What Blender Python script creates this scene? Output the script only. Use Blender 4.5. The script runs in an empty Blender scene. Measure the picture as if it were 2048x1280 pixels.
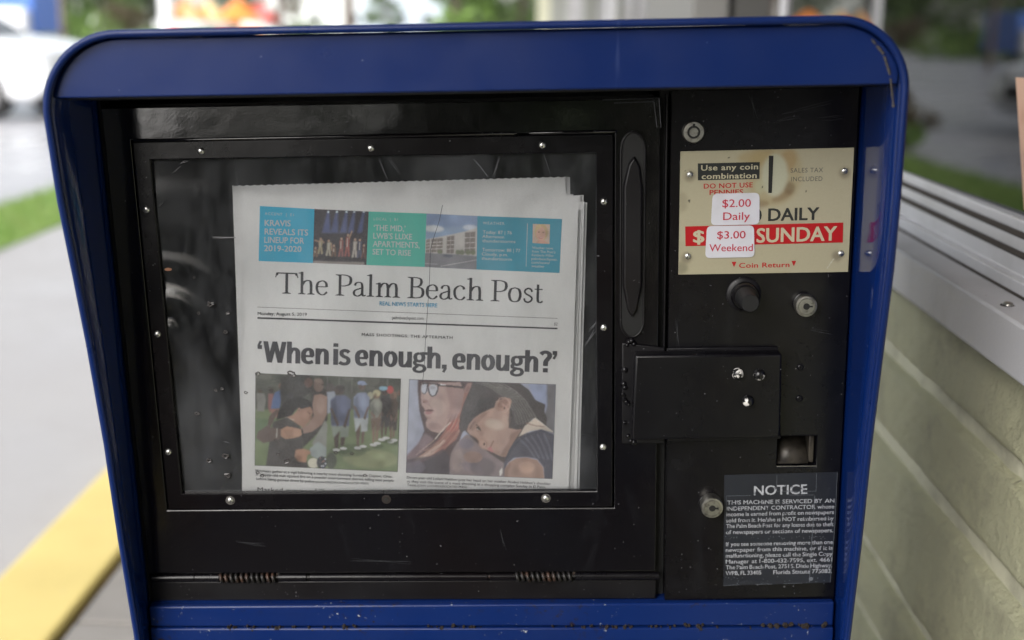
import bpy, math, random
import numpy as np
from mathutils import Matrix, Vector
random.seed(7); rng = np.random.default_rng(11)
scn = bpy.context.scene
col = scn.collection

# ------------------------------------------------------------------ camera
W0, H0, F = 2048.0, 1280.0, 2350.0          # measured image size and focal length in pixels
CAM = np.array([0.0, 0.0, 1.25])
_up = np.array([.021, -1.0, -589 / F]); _up /= np.linalg.norm(_up)
_y = np.array([56, -587, F], float); _y -= _up * (_y @ _up); _y /= np.linalg.norm(_y)
_x = np.cross(_y, _up)
WC = np.array([_x, _y, _up])                # rotates view directions (x right, y down, z ahead) to world
cd = bpy.data.cameras.new('camera'); cam = bpy.data.objects.new('camera', cd); col.objects.link(cam)
r_, u_, b_ = WC @ np.array([1, 0, 0.]), WC @ np.array([0, -1., 0]), WC @ np.array([0, 0, -1.])
cam.matrix_world = Matrix([[r_[i], u_[i], b_[i], CAM[i]] for i in range(3)] + [[0, 0, 0, 1]])
cd.sensor_width = 36; cd.lens = F * 36 / W0
cd.clip_start = .05; cd.clip_end = 2000
cd.dof.use_dof = True; cd.dof.focus_distance = .99; cd.dof.aperture_fstop = 3.3
scn.camera = cam

# ------------------------------------------------------------------ world, sun, exposure (overcast day)
world = bpy.data.worlds.new('World'); scn.world = world; world.use_nodes = True
wn = world.node_tree.nodes; wl = world.node_tree.links; wn.clear()
sky = wn.new('ShaderNodeTexSky'); sky.sky_type = 'NISHITA'; sky.sun_disc = False
sky.sun_elevation = math.radians(36); sky.sun_rotation = math.radians(205); sky.dust_density = 3; sky.air_density = 1.2
hs = wn.new('ShaderNodeHueSaturation'); hs.inputs['Saturation'].default_value = .28
wbg = wn.new('ShaderNodeBackground'); wbg.inputs['Strength'].default_value = .15
wo = wn.new('ShaderNodeOutputWorld')
wl.new(sky.outputs[0], hs.inputs['Color']); wl.new(hs.outputs[0], wbg.inputs[0]); wl.new(wbg.outputs[0], wo.inputs[0])
sd = bpy.data.lights.new('sun', 'SUN'); sd.energy = 1.2; sd.angle = math.radians(55); sd.color = (1, .97, .93)
sun = bpy.data.objects.new('sun', sd); col.objects.link(sun)
_el, _az = math.radians(36), math.radians(205)
sun.rotation_euler = Vector((math.sin(_az) * math.cos(_el), math.cos(_az) * math.cos(_el), math.sin(_el))).to_track_quat('Z', 'Y').to_euler()
scn.view_settings.view_transform = 'Standard'; scn.view_settings.look = 'None'
scn.view_settings.gamma = 1; scn.view_settings.use_curve_mapping = False
scn.view_settings.exposure = 1.1
scn.render.engine = 'CYCLES'

# ------------------------------------------------------------------ measuring planes
class Plane:
    """a plane of the place: origin o, unit axes ex, ey, ez (world). xy(): where a sight line meets it."""
    def __init__(s, o, ex, ey, ez):
        s.o, s.ex, s.ey, s.ez = [np.array(a, float) for a in (o, ex, ey, ez)]
        s.E = np.array([s.ex, s.ey, s.ez])
        s.M = Matrix([[s.ex[i], s.ey[i], s.ez[i], s.o[i]] for i in range(3)] + [[0, 0, 0, 1]])
    def xy(s, px, py, w=0.0):
        d = WC @ np.array([px - W0 / 2, py - H0 / 2, F])
        t = (w - (CAM - s.o) @ s.ez) / (d @ s.ez)
        q = s.E @ (CAM + d * t - s.o)
        return float(q[0]), float(q[1])
    def pt(s, a, b, w=0.0): return s.o + s.ex * a + s.ey * b + s.ez * w
R_ = np.array([[0.99937506, 0.01940098, 0.02954798], [-0.01159042, 0.96955706, -0.24459104], [-0.03339376, 0.24409571, 0.96917601]])
eu, ev, ew = WC @ R_[:, 0], -(WC @ R_[:, 1]), -(WC @ R_[:, 2])
DOOR = Plane(CAM + WC @ np.array([0, 0, 1.0]), eu, ev, ew)
def uv(px, py, w=0.0): return DOOR.xy(px, py, w)
def gnd(px, py, z=0.0):
    d = WC @ np.array([px - W0 / 2, py - H0 / 2, F]); t = (z - CAM[2]) / d[2]; q = CAM + d * t
    return float(q[0]), float(q[1])
WORLD = Plane((0, 0, 0), (1, 0, 0), (0, 1, 0), (0, 0, 1))

# ------------------------------------------------------------------ tagging
def tag(o, label=None, cat=None, group=None, kind=None):
    if label: o['label'] = label
    if cat: o['category'] = cat
    if group: o['group'] = group
    if kind: o['kind'] = kind
    return o
def empty(name, loc, rz=0):
    o = bpy.data.objects.new(name, None); col.objects.link(o); o.location = loc; o.rotation_euler = (0, 0, rz)
    o.empty_display_size = .1
    return o
def wmat(o):
    return (wmat(o.parent) @ o.matrix_parent_inverse if o.parent else Matrix.Identity(4)) @ o.matrix_basis

# ------------------------------------------------------------------ materials
def srgb(r, g, b):
    return tuple(((c / 255) / 12.92 if c / 255 <= .04045 else ((c / 255 + .055) / 1.055) ** 2.4) for c in (r, g, b)) + (1,)
class Mat:
    def __init__(s, name, color=(.5, .5, .5, 1), rough=.5, metal=0, spec=.5, coat=0):
        s.m = bpy.data.materials.new(name); s.m.use_nodes = True
        s.n = s.m.node_tree.nodes; s.l = s.m.node_tree.links
        s.p = s.n['Principled BSDF']
        s.p.inputs['Base Color'].default_value = color; s.p.inputs['Roughness'].default_value = rough
        s.p.inputs['Metallic'].default_value = metal; s.p.inputs['Specular IOR Level'].default_value = spec
        s.p.inputs['Coat Weight'].default_value = coat
        s.c = None; s.base = color; s.nrm = None
        s.tc = s.n.new('ShaderNodeTexCoord')
    def coord(s, scale=(1, 1, 1), src='Object', loc=(0, 0, 0)):
        mp = s.n.new('ShaderNodeMapping'); mp.inputs['Scale'].default_value = scale; mp.inputs['Location'].default_value = loc
        s.l.new(s.tc.outputs[src], mp.inputs[0]); return mp.outputs[0]
    def noise(s, scale, detail=4, rough=.55, st=(1, 1, 1), dist=0, loc=(0, 0, 0)):
        t = s.n.new('ShaderNodeTexNoise'); t.inputs['Scale'].default_value = scale; t.inputs['Detail'].default_value = detail
        t.inputs['Roughness'].default_value = rough; t.inputs['Distortion'].default_value = dist
        s.l.new(s.coord(st, loc=loc), t.inputs['Vector']); return t.outputs['Fac']
    def voro(s, scale, feat='F1', st=(1, 1, 1), rnd=1):
        t = s.n.new('ShaderNodeTexVoronoi'); t.inputs['Scale'].default_value = scale; t.feature = feat
        t.inputs['Randomness'].default_value = rnd
        s.l.new(s.coord(st), t.inputs['Vector']); return t.outputs['Distance']
    def ramp(s, fac, a, b, lo=0., hi=1.):
        m = s.n.new('ShaderNodeMapRange'); m.inputs[1].default_value = a; m.inputs[2].default_value = b
        m.inputs[3].default_value = lo; m.inputs[4].default_value = hi; m.clamp = True
        s.l.new(fac, m.inputs[0]); return m.outputs[0]
    def mul(s, a, b, op='MULTIPLY'):
        m = s.n.new('ShaderNodeMath'); m.operation = op
        for i, v in enumerate((a, b)):
            if isinstance(v, (int, float)): m.inputs[i].default_value = v
            else: s.l.new(v, m.inputs[i])
        return m.outputs[0]
    def mix(s, fac, color):
        m = s.n.new('ShaderNodeMix'); m.data_type = 'RGBA'; s.l.new(fac, m.inputs[0])
        if s.c is None: m.inputs[6].default_value = s.base
        else: s.l.new(s.c, m.inputs[6])
        if isinstance(color, tuple): m.inputs[7].default_value = color
        else: s.l.new(color, m.inputs[7])
        s.c = m.outputs[2]; s.l.new(s.c, s.p.inputs['Base Color']); return s
    def attr(s, name='paint'):
        a = s.n.new('ShaderNodeAttribute'); a.attribute_name = name; s.c = a.outputs['Color']
        s.l.new(s.c, s.p.inputs['Base Color']); return s
    def rough(s, sock): s.l.new(sock, s.p.inputs['Roughness']); return s
    def bump(s, h, dist=.001, st=1.0):
        b = s.n.new('ShaderNodeBump'); b.inputs['Distance'].default_value = dist; b.inputs['Strength'].default_value = st
        s.l.new(h, b.inputs['Height'])
        if s.nrm is not None: s.l.new(s.nrm, b.inputs['Normal'])
        s.nrm = b.outputs[0]; s.l.new(s.nrm, s.p.inputs['Normal']); return s
M = {}
# blue enamel of the cabinet, with scuffs, fine chips and a few rust freckles
def blue_mat(name, wear, r0=.26, r1=.46, spec=.28):
    a = Mat(name, (.0030, .0165, .098, 1), .33, spec=spec)
    a.mix(a.ramp(a.noise(6, 5), .35, .75), (.0024, .0135, .084, 1))
    a.mix(a.ramp(a.noise(260, 3), .74, .78, 0, .55), (.25, .3, .42, 1))
    a.mix(a.ramp(a.noise(40, 4, .7, (1, .08, .25)), .68, .8, 0, .25), (.1, .14, .3, 1))
    if wear:
        s = a.mul(a.ramp(a.noise(150, 4, .7), .56, .62), a.ramp(a.noise(16, 3), .5, .62))
        a.mix(s, (.02, .012, .008, 1))
        s = a.mul(a.ramp(a.noise(210, 3, .7, loc=(3, 1, 2)), .66, .7), a.ramp(a.noise(22, 3, loc=(9, 1, 2)), .5, .6))
        a.mix(s, (.35, .36, .38, 1))
    a.rough(a.ramp(a.noise(14, 5), .3, .7, r0, r1)); a.bump(a.noise(420, 2), .00004)
    a.bump(a.noise(7, 3), .002)
    return a.m
M['blue'] = blue_mat('blue_enamel', False); M['blue_gloss'] = blue_mat('glossy_blue_enamel', False, .05, .16, .5); M['blue_worn'] = blue_mat('worn_blue_enamel', True)
def black_mat(name, r0, r1, peel, specks=1, base=(.0036, .0023, .0028, 1), spec=.32):
    a = Mat(name, base, .3, spec=spec)
    a.mix(a.ramp(a.noise(5, 4), .3, .75), (.0035, .004, .006, 1))
    a.mix(a.ramp(a.noise(300, 2, .6, loc=(2, 5, 1)), .735, .76, 0, .9 * specks), (.16, .16, .17, 1))
    a.mix(a.ramp(a.noise(70, 5, .75, (1, .3, 1)), .70, .86, 0, .35), (.022, .024, .028, 1))
    a.mix(a.ramp(a.noise(16, 6, .7, (1, .5, 1), 1.5, (7, 2, 5)), .56, .76, 0, .5), (.012, .0125, .015, 1))
    a.rough(a.ramp(a.noise(11, 6, .65), .3, .72, r0, r1))
    a.bump(a.noise(500, 2), .00003 * peel); a.bump(a.noise(6, 4, .45), .0028 * peel)
    return a.m
M['black'] = black_mat('black_enamel', .16, .34, 1)
M['black_dull'] = black_mat('dull_black_enamel', .34, .55, .7)
M['black_gloss'] = black_mat('glossy_black_enamel', .05, .17, .9, .7, spec=.75)
M['rubber'] = Mat('black_plastic', (.004, .004, .005, 1), .5).m
M['inside'] = Mat('unlit_black_sheet_metal', (.004, .004, .0045, 1), .7).m
a = Mat('steel_rivet', (.62, .62, .6, 1), .25, 1); a.rough(a.ramp(a.noise(300, 3), .3, .7, .15, .45)); M['steel'] = a.m
a = Mat('brushed_lock_metal', (.42, .41, .38, 1), .38, 1)
a.mix(a.ramp(a.noise(240, 4), .5, .75), (.14, .13, .12, 1)); M['lock'] = a.m
a = Mat('worn_bolt_paint', (.004, .004, .0045, 1), .25)
f_ = a.ramp(a.noise(130, 3, .6), .55, .6); a.mix(f_, (.6, .58, .55, 1)); M['bolt'] = a.m
a = Mat('rusty_spring', (.012, .011, .011, 1), .45, .2)
a.mix(a.ramp(a.noise(60, 4), .5, .62), (.05, .025, .016, 1)); M['spring'] = a.m
M['rust'] = Mat('rust', (.016, .011, .009, 1), .9).m
M['slot'] = Mat('dark_slot', (.004, .004, .004, 1), .6).m
def flat(name, c, rough=.75, spec=.3): return Mat(name, c, rough, spec=spec).m
a = Mat('newsprint', (.76, .77, .78, 1), .85, spec=.2)
a.mix(a.ramp(a.noise(18, 4), .3, .75), (.69, .70, .71, 1)); a.mix(a.ramp(a.noise(900, 2), .45, .65, 0, .2), (.52, .52, .54, 1))
a.bump(a.noise(30, 3, .5, (1, .5, 1)), .0012); a.bump(a.noise(7, 3, .5, (1.4, .6, 1)), .014); M['paper'] = a.m
M['ink'] = flat('newsprint_ink', (.050, .050, .057, 1)); M['ink_soft'] = flat('headline_ink', (.066, .066, .075, 1))
M['white_print'] = flat('unprinted_white_lettering', (.52, .55, .57, 1))
M['cyan_ink'] = flat('cyan_ink', srgb(60, 150, 190)); M['banner_blue'] = flat('banner_blue', srgb(66, 172, 208))
M['banner_green'] = flat('banner_green', srgb(98, 186, 172)); M['banner_teal'] = flat('banner_teal', srgb(84, 156, 180))
a = Mat('painted_picture', rough=.8, spec=.2); a.attr(); a.mix(a.ramp(a.noise(1400, 2), .4, .7, 0, .18), (.35, .35, .36, 1)); M['picture'] = a.m
a = Mat('price_plate_enamel', rough=.34, spec=.5); a.attr(); M['plate'] = a.m
M['plate_black'] = flat('plate_black_print', (.02, .022, .022, 1), .4); M['plate_red'] = flat('plate_red_print', srgb(160, 22, 28), .4)
M['plate_cream'] = flat('plate_cream_print', srgb(172, 166, 142), .4); M['plate_grey'] = flat('plate_grey_print', (.08, .08, .075, 1), .45)
a = Mat('sticker_paper', (.52, .52, .57, 1), .45); a.mix(a.ramp(a.noise(60, 4), .5, .8, 0, .5), (.4, .4, .42, 1)); M['sticker'] = a.m
M['sticker_red'] = flat('sticker_red_print', srgb(170, 45, 62), .5)
a = Mat('decal_film', (.008, .0095, .015, 1), .42); a.mix(a.ramp(a.noise(120, 5, .7), .6, .78, 0, .6), (.06, .065, .08, 1))
a.mix(a.ramp(a.noise(14, 3), .4, .7, 0, .5), (.016, .02, .03, 1)); a.bump(a.noise(90, 3), .0006); M['decal'] = a.m
a = Mat('decal_white_print', (.36, .37, .40, 1), .5); a.mix(a.ramp(a.noise(420, 3), .58, .64, 0, .85), (.06, .065, .08, 1)); M['decal_ink'] = a.m
M['decal_edge'] = flat('decal_scratch', (.12, .13, .15, 1), .5)

# ------------------------------------------------------------------ mesh building
class MB:
    def __init__(s): s.v, s.f, s.c = [], [], None
    def add(s, v, f):
        n = len(s.v); s.v += [tuple(map(float, p)) for p in v]; s.f += [tuple(i + n for i in q) for q in f]; return s
    def box(s, x0, x1, y0, y1, z0, z1):
        v = [(x, y, z) for x in (x0, x1) for y in (y0, y1) for z in (z0, z1)]
        return s.add(v, [(0, 1, 3, 2), (4, 6, 7, 5), (0, 4, 5, 1), (2, 3, 7, 6), (0, 2, 6, 4), (1, 5, 7, 3)])
    def prism(s, poly, z0, z1, top=None):
        """poly counter-clockwise in x,y; z0/z1 numbers or per-vertex lists; top: other outline for z1"""
        n = len(poly); z0 = z0 if hasattr(z0, '__len__') else [z0] * n; z1 = z1 if hasattr(z1, '__len__') else [z1] * n
        top = top or poly
        v = [(p[0], p[1], a) for p, a in zip(poly, z0)] + [(p[0], p[1], a) for p, a in zip(top, z1)]
        f = [tuple(reversed(range(n))), tuple(range(n, 2 * n))] + [(i, (i + 1) % n, n + (i + 1) % n, n + i) for i in range(n)]
        return s.add(v, f)
    def lathe(s, cx, cy, prof, n=32, ax=(0, 0)):
        """prof: list of (radius, z); ax: shift of centre per unit z"""
        v = []; 
        for r, z in prof:
            for k in range(n):
                t = 2 * math.pi * k / n; v.append((cx + ax[0] * z + r * math.cos(t), cy + ax[1] * z + r * math.sin(t), z))
        f = [(i * n + k, i * n + (k + 1) % n, (i + 1) * n + (k + 1) % n, (i + 1) * n + k) for i in range(len(prof) - 1) for k in range(n)]
        f.append(tuple((len(prof) - 1) * n + k for k in range(n))); f.append(tuple(reversed(range(n))))
        return s.add(v, f)
    def tube(s, pts, r, n=8, closed=False):
        P = [Vector(p) for p in pts]; m = len(P); rr = r if hasattr(r, '__len__') else [r] * m; v = []
        ref = None
        for i, p in enumerate(P):
            a = P[(i - 1) % m] if (i or closed) else p; b = P[(i + 1) % m] if (i < m - 1 or closed) else p
            t = (b - a).normalized()
            if ref is None: ref = t.orthogonal()
            ref = (ref - t * ref.dot(t)).normalized(); bi = t.cross(ref)
            for k in range(n):
                q = 2 * math.pi * k / n; v.append(p + (ref * math.cos(q) + bi * math.sin(q)) * rr[i])
        f = [(i * n + k, i * n + (k + 1) % n, ((i + 1) % m) * n + (k + 1) % n, ((i + 1) % m) * n + k) for i in range(m if closed else m - 1) for k in range(n)]
        if not closed: f += [tuple(reversed(range(n))), tuple((m - 1) * n + k for k in range(n))]
        return s.add(v, f)
    def grid(s, nx, ny, fn):
        v = [fn(i / nx, j / ny) for j in range(ny + 1) for i in range(nx + 1)]
        f = [(j * (nx + 1) + i, j * (nx + 1) + i + 1, (j + 1) * (nx + 1) + i + 1, (j + 1) * (nx + 1) + i) for j in range(ny) for i in range(nx)]
        return s.add(v, f)
    def sheet(s, poly, z): return s.add([(p[0], p[1], z) for p in poly], [tuple(range(len(poly)))])
    def build(s, name, mat, parent=None, M_=None, bevel=0, seg=2, smooth=35, solid=0):
        me = bpy.data.meshes.new(name); me.from_pydata(s.v, [], s.f); me.materials.append(mat)
        if s.c is not None:
            at = me.color_attributes.new('paint', 'FLOAT_COLOR', 'POINT'); at.data.foreach_set('color', s.c.astype(np.float32).ravel())
        if smooth:
            me.polygons.foreach_set('use_smooth', [True] * len(me.polygons)); me.set_sharp_from_angle(angle=math.radians(smooth))
        me.update()
        o = bpy.data.objects.new(name, me); col.objects.link(o)
        Mw = M_ if M_ is not None else Matrix.Identity(4)
        if parent is not None:
            o.parent = parent; o.matrix_parent_inverse = Matrix.Identity(4)
            o.matrix_basis = wmat(parent).inverted() @ Mw
        else: o.matrix_basis = Mw
        if solid:
            sm = o.modifiers.new('solid', 'SOLIDIFY'); sm.thickness = solid; sm.offset = 0
        if bevel:
            bm = o.modifiers.new('bevel', 'BEVEL'); bm.width = bevel; bm.segments = seg; bm.limit_method = 'ANGLE'; bm.angle_limit = math.radians(40)
            bm.harden_normals = False
        return o
def rrect(cx, cy, hx, hy, r, n=5):
    p = []
    for (sx, sy, a0) in ((1, -1, -90), (1, 1, 0), (-1, 1, 90), (-1, -1, 180)):
        for k in range(n + 1):
            t = math.radians(a0 + 90 * k / n); p.append((cx + sx * (hx - r) + r * math.cos(t), cy + sy * (hy - r) + r * math.sin(t)))
    return p
def quad_map(q):
    """unit square -> quad q (TL, TR, BR, BL)"""
    q = [np.array(p) for p in q]
    return lambda s, t: (q[0] * (1 - s) * t + q[1] * s * t + q[2] * s * (1 - t) + q[3] * (1 - s) * (1 - t))
def rquad(q, r, n=4):
    """quad (TL,TR,BR,BL) in plane units with rounded corners, counter-clockwise"""
    q = [np.array(p, float) for p in q][::-1]; out = []
    for i in range(4):
        p = q[i]; a = q[i - 1] - p; b = q[(i + 1) % 4] - p; a /= np.linalg.norm(a); b /= np.linalg.norm(b)
        for k in range(n + 1):
            t = k / n; out.append(tuple(p + a * r * (1 - t) ** 2 + b * r * t ** 2))
    return out

# ------------------------------------------------------------------ lettering (built-in font, laid out as thin print)
_tc = {}
GILL = False
def glyphs(s, offset=0.0, spacing=1.0):
    k = (s, offset, spacing, GILL)
    if k not in _tc:
        cu = bpy.data.curves.new('t', 'FONT'); cu.body = s; cu.size = 1; cu.resolution_u = 3; cu.space_character = spacing
        o = bpy.data.objects.new('t', cu); col.objects.link(o)
        bpy.context.view_layer.update()
        me = o.evaluated_get(bpy.context.evaluated_depsgraph_get()).to_mesh()
        v = np.array([x.co[:] for x in me.vertices]).reshape(-1, 3); f = [tuple(p.vertices) for p in me.polygons]
        if offset > 0:                       # heavier weight: the same outline printed with a slight spread
            q = .85 * offset; V2, F2 = [], []
            for k, (dx, dy) in enumerate(((0, 0), (q, 0), (-q, 0), (0, q * .6), (0, -q * .6), (q * .8, q * .5), (-q * .8, q * .5), (q * .8, -q * .5), (-q * .8, -q * .5))):
                n = sum(len(a) for a in V2); V2.append(v + np.array([dx, dy, k * 4e-6])); F2 += [tuple(i + n for i in p) for p in f]
            v, f = np.concatenate(V2), F2
        o.evaluated_get(bpy.context.evaluated_depsgraph_get()).to_mesh_clear()
        bpy.data.objects.remove(o); bpy.data.curves.remove(cu); _tc[k] = (v, f)
    return _tc[k]
CAP = None
def put(mb, v, f, A, B, sy, w, x0, x1, shear=0):
    """glyph geometry (x from x0 to x1) onto the base line A-B, height scale sy"""
    A, B = np.array(A), np.array(B); d = B - A; L = np.linalg.norm(d); ex = d / L; ey = np.array([-ex[1], ex[0]])
    sx = L / (x1 - x0)
    mb.add([(*(A + ex * ((p[0] - x0) * sx + shear * p[1] * sy) + ey * p[1] * sy), w + p[2]) for p in v], f)
def write(mb, pl, s, a, b, cap, w=0, off=0.0, spacing=1.0, hw=0.0, shear=0):
    """a, b: ends of the base line as measured; cap: capital height as measured"""
    global CAP
    if CAP is None:
        CAP = {}
    if GILL not in CAP:
        hv, _ = glyphs('H'); CAP[GILL] = hv[:, 1].max() - hv[:, 1].min()
    A, B = pl.xy(*a, hw), pl.xy(*b, hw)
    m = ((a[0] + b[0]) / 2, (a[1] + b[1]) / 2); T = pl.xy(m[0], m[1] - cap, hw); Bm = pl.xy(*m, hw)
    sy = math.dist(T, Bm) / CAP[GILL]
    v, f = glyphs(s, off, spacing)
    put(mb, v, f, A, B, sy, w, v[:, 0].min(), v[:, 0].max(), shear)
def justify(mb, pl, s, a, b, cap, w=0, off=0.0):
    words = s.split(' '); 
    ws = [glyphs(x, off) for x in words]; wd = [v[:, 0].max() - v[:, 0].min() for v, f in ws]
    if CAP is None or GILL not in CAP: write(MB(), pl, 'H', a, b, cap)
    A, B = np.array(pl.xy(*a)), np.array(pl.xy(*b)); L = np.linalg.norm(B - A)
    m = ((a[0] + b[0]) / 2, (a[1] + b[1]) / 2); sy = math.dist(pl.xy(m[0], m[1] - cap), pl.xy(*m)) / CAP[GILL]
    gap = .30 * (1 if len(words) > 1 else 0); tot = sum(wd) + gap * (len(words) - 1)
    sx = min(L / tot, sy * 1.12); gap = (L / sx - sum(wd)) / max(1, len(words) - 1)
    x = 0
    for (v, f), wdt in zip(ws, wd):
        p = A + (B - A) * (x * sx / L); q = A + (B - A) * ((x + wdt) * sx / L)
        put(mb, v, f, p, q, sy, w, v[:, 0].min(), v[:, 0].max()); x += wdt + gap

# serif capitals and small letters for the masthead, drawn as pen strokes: thick stems, thin hairlines, bracketed serifs
def stroke(pts, thick=.115, thin=.035, n=10, taper=None):
    """quadratic/cubic chain -> outline ; pts list of control tuples for a Catmull chain"""
    P = [np.array(p, float) for p in pts]; Q = []
    for i in range(len(P) - 1):
        p0 = P[max(i - 1, 0)]; p1 = P[i]; p2 = P[i + 1]; p3 = P[min(i + 2, len(P) - 1)]
        for k in range(n):
            t = k / n
            Q.append(.5 * ((2 * p1) + (p2 - p0) * t + (2 * p0 - 5 * p1 + 4 * p2 - p3) * t * t + (-p0 + 3 * p1 - 3 * p2 + p3) * t ** 3))
    Q.append(P[-1]); L, Rr = [], []
    for i, q in enumerate(Q):
        d = Q[min(i + 1, len(Q) - 1)] - Q[max(i - 1, 0)]; d /= np.linalg.norm(d) + 1e-9
        w = thin + (thick - thin) * abs(d[1]) ** 1.6
        if taper: w *= taper(i / (len(Q) - 1))
        nn = np.array([-d[1], d[0]]) * w / 2; L.append(q + nn); Rr.append(q - nn)
    m = len(Q); v = [(*p, 0) for p in L] + [(*p, 0) for p in Rr]
    return v, [(i, m + i, m + i + 1, i + 1) for i in range(m - 1)]
def stem(x, y0, y1, w=.11, s0='both', s1='left', sw=.13):
    """upright stem with foot serifs; s1 'left' flag at the top or 'both'"""
    out = [([(x - w / 2, y0, 0), (x + w / 2, y0, 0), (x + w / 2, y1, 0), (x - w / 2, y1, 0)], [(0, 1, 2, 3)])]
    if s0: out.append(([(x - w / 2 - sw, y0, 0), (x + w / 2 + sw, y0, 0), (x + w / 2 + sw, y0 + .03, 0), (x + w / 2, y0 + .07, 0), (x - w / 2, y0 + .07, 0), (x - w / 2 - sw, y0 + .03, 0)], [(0, 1, 2, 3, 4, 5)]))
    if s1 == 'left': out.append(([(x + w / 2, y1, 0), (x - w / 2 - sw, y1 - .05, 0), (x - w / 2 - sw, y1 - .08, 0), (x - w / 2, y1 - .09, 0), (x + w / 2, y1 - .09, 0)], [(0, 1, 2, 3, 4)]))
    if s1 == 'both': out.append(([(x - w / 2 - sw, y1 - .03, 0), (x - w / 2, y1 - .07, 0), (x + w / 2, y1 - .07, 0), (x + w / 2, y1 - .03, 0), (x + w / 2, y1, 0), (x - w / 2 - sw, y1, 0)], [(0, 1, 2, 3, 4, 5)]))
    return out
XH = .68                                       # x height for cap height 1
def G(ch):
    w = .125
    if ch == 'T': return stem(.48, 0, 1, w, 'both', None, .14) + [stroke([(.02, .965), (.94, .965)], .06, .06, 2),
        stroke([(.02, .98), (.0, .86), (-.03, .76)], .05, .04, 4), stroke([(.94, .98), (.96, .86), (.99, .76)], .05, .04, 4), stroke([(.06, .96), (.03, .86)], .09, .05, 3), stroke([(.90, .96), (.93, .86)], .09, .05, 3)], .98
    if ch == 'P': return stem(.22, 0, 1, w, 'both', 'both', .14) + [stroke([(.2, .975), (.45, .975), (.66, .9), (.715, .73), (.65, .55), (.45, .47), (.25, .46)], .13, .045)], .78
    if ch == 'B': return stem(.22, 0, 1, w, 'both', 'both', .14) + [stroke([(.2, .975), (.42, .975), (.6, .92), (.65, .77), (.58, .61), (.4, .54), (.25, .54)], .125, .045),
        stroke([(.25, .54), (.48, .54), (.68, .46), (.735, .27), (.66, .09), (.45, .025), (.2, .025)], .135, .045)], .83
    if ch == 'h': return stem(.2, 0, 1.06, w, 'both', 'left', .11) + stem(.62, 0, .45, w, 'both', None, .11) + [stroke([(.22, .45), (.32, .6), (.46, .66), (.58, .62), (.62, .42)], .125, .05)], .80
    if ch == 'm': return stem(.2, 0, .68, w, 'both', 'left', .11) + stem(.59, 0, .45, w, 'both', None, .1) + stem(.98, 0, .45, w, 'both', None, .11) + [stroke([(.22, .45), (.31, .59), (.43, .66), (.55, .61), (.59, .42)], .125, .05), stroke([(.61, .45), (.7, .59), (.82, .66), (.94, .61), (.98, .42)], .125, .05)], 1.16
    if ch == 'l': return stem(.2, 0, 1.06, w, 'both', 'left', .11), .40
    if ch == 'e': return [stroke([(.09, .385), (.52, .39)], .04, .045, 3), stroke([(.53, .375), (.51, .55), (.41, .65), (.3, .66), (.14, .57), (.08, .36), (.13, .14), (.28, .015), (.42, .03), (.55, .15)], .12, .045)], .62
    if ch == 'a': return [stroke([(.46, .5), (.46, .3), (.465, .12), (.52, .03), (.62, .06)], .115, .05), stroke([(.12, .5), (.17, .61), (.29, .66), (.42, .62), (.46, .46)], .11, .045),
        stroke([(.46, .4), (.3, .35), (.13, .27), (.08, .14), (.14, .04), (.26, .01), (.4, .08), (.46, .18)], .11, .05)], .64
    if ch == 'c': return [stroke([(.5, .5), (.47, .6), (.34, .665), (.2, .62), (.09, .48), (.08, .28), (.15, .1), (.3, .015), (.44, .04), (.55, .16)], .12, .045)], .60
    if ch == 'o': return [stroke([(.33, .665), (.15, .59), (.08, .34), (.15, .09), (.33, .012), (.51, .09), (.58, .34), (.51, .59), (.33, .665)], .125, .045)], .68
    if ch == 's': return [stroke([(.42, .5), (.39, .6), (.27, .66), (.14, .6), (.1, .49), (.18, .39), (.33, .31), (.43, .2), (.38, .07), (.25, .012), (.12, .06), (.08, .19)], .085, .075)], .52
    if ch == 't': return [stroke([(.17, .86), (.17, .5), (.17, .2), (.2, .06), (.29, .015), (.4, .08)], .115, .05), stroke([(.02, .635), (.38, .635)], .05, .05, 2)], .40
def rc(x0, y0, x1, y1): return ([(x0, y0, 0), (x1, y0, 0), (x1, y1, 0), (x0, y1, 0)], [(0, 1, 2, 3)])
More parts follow.
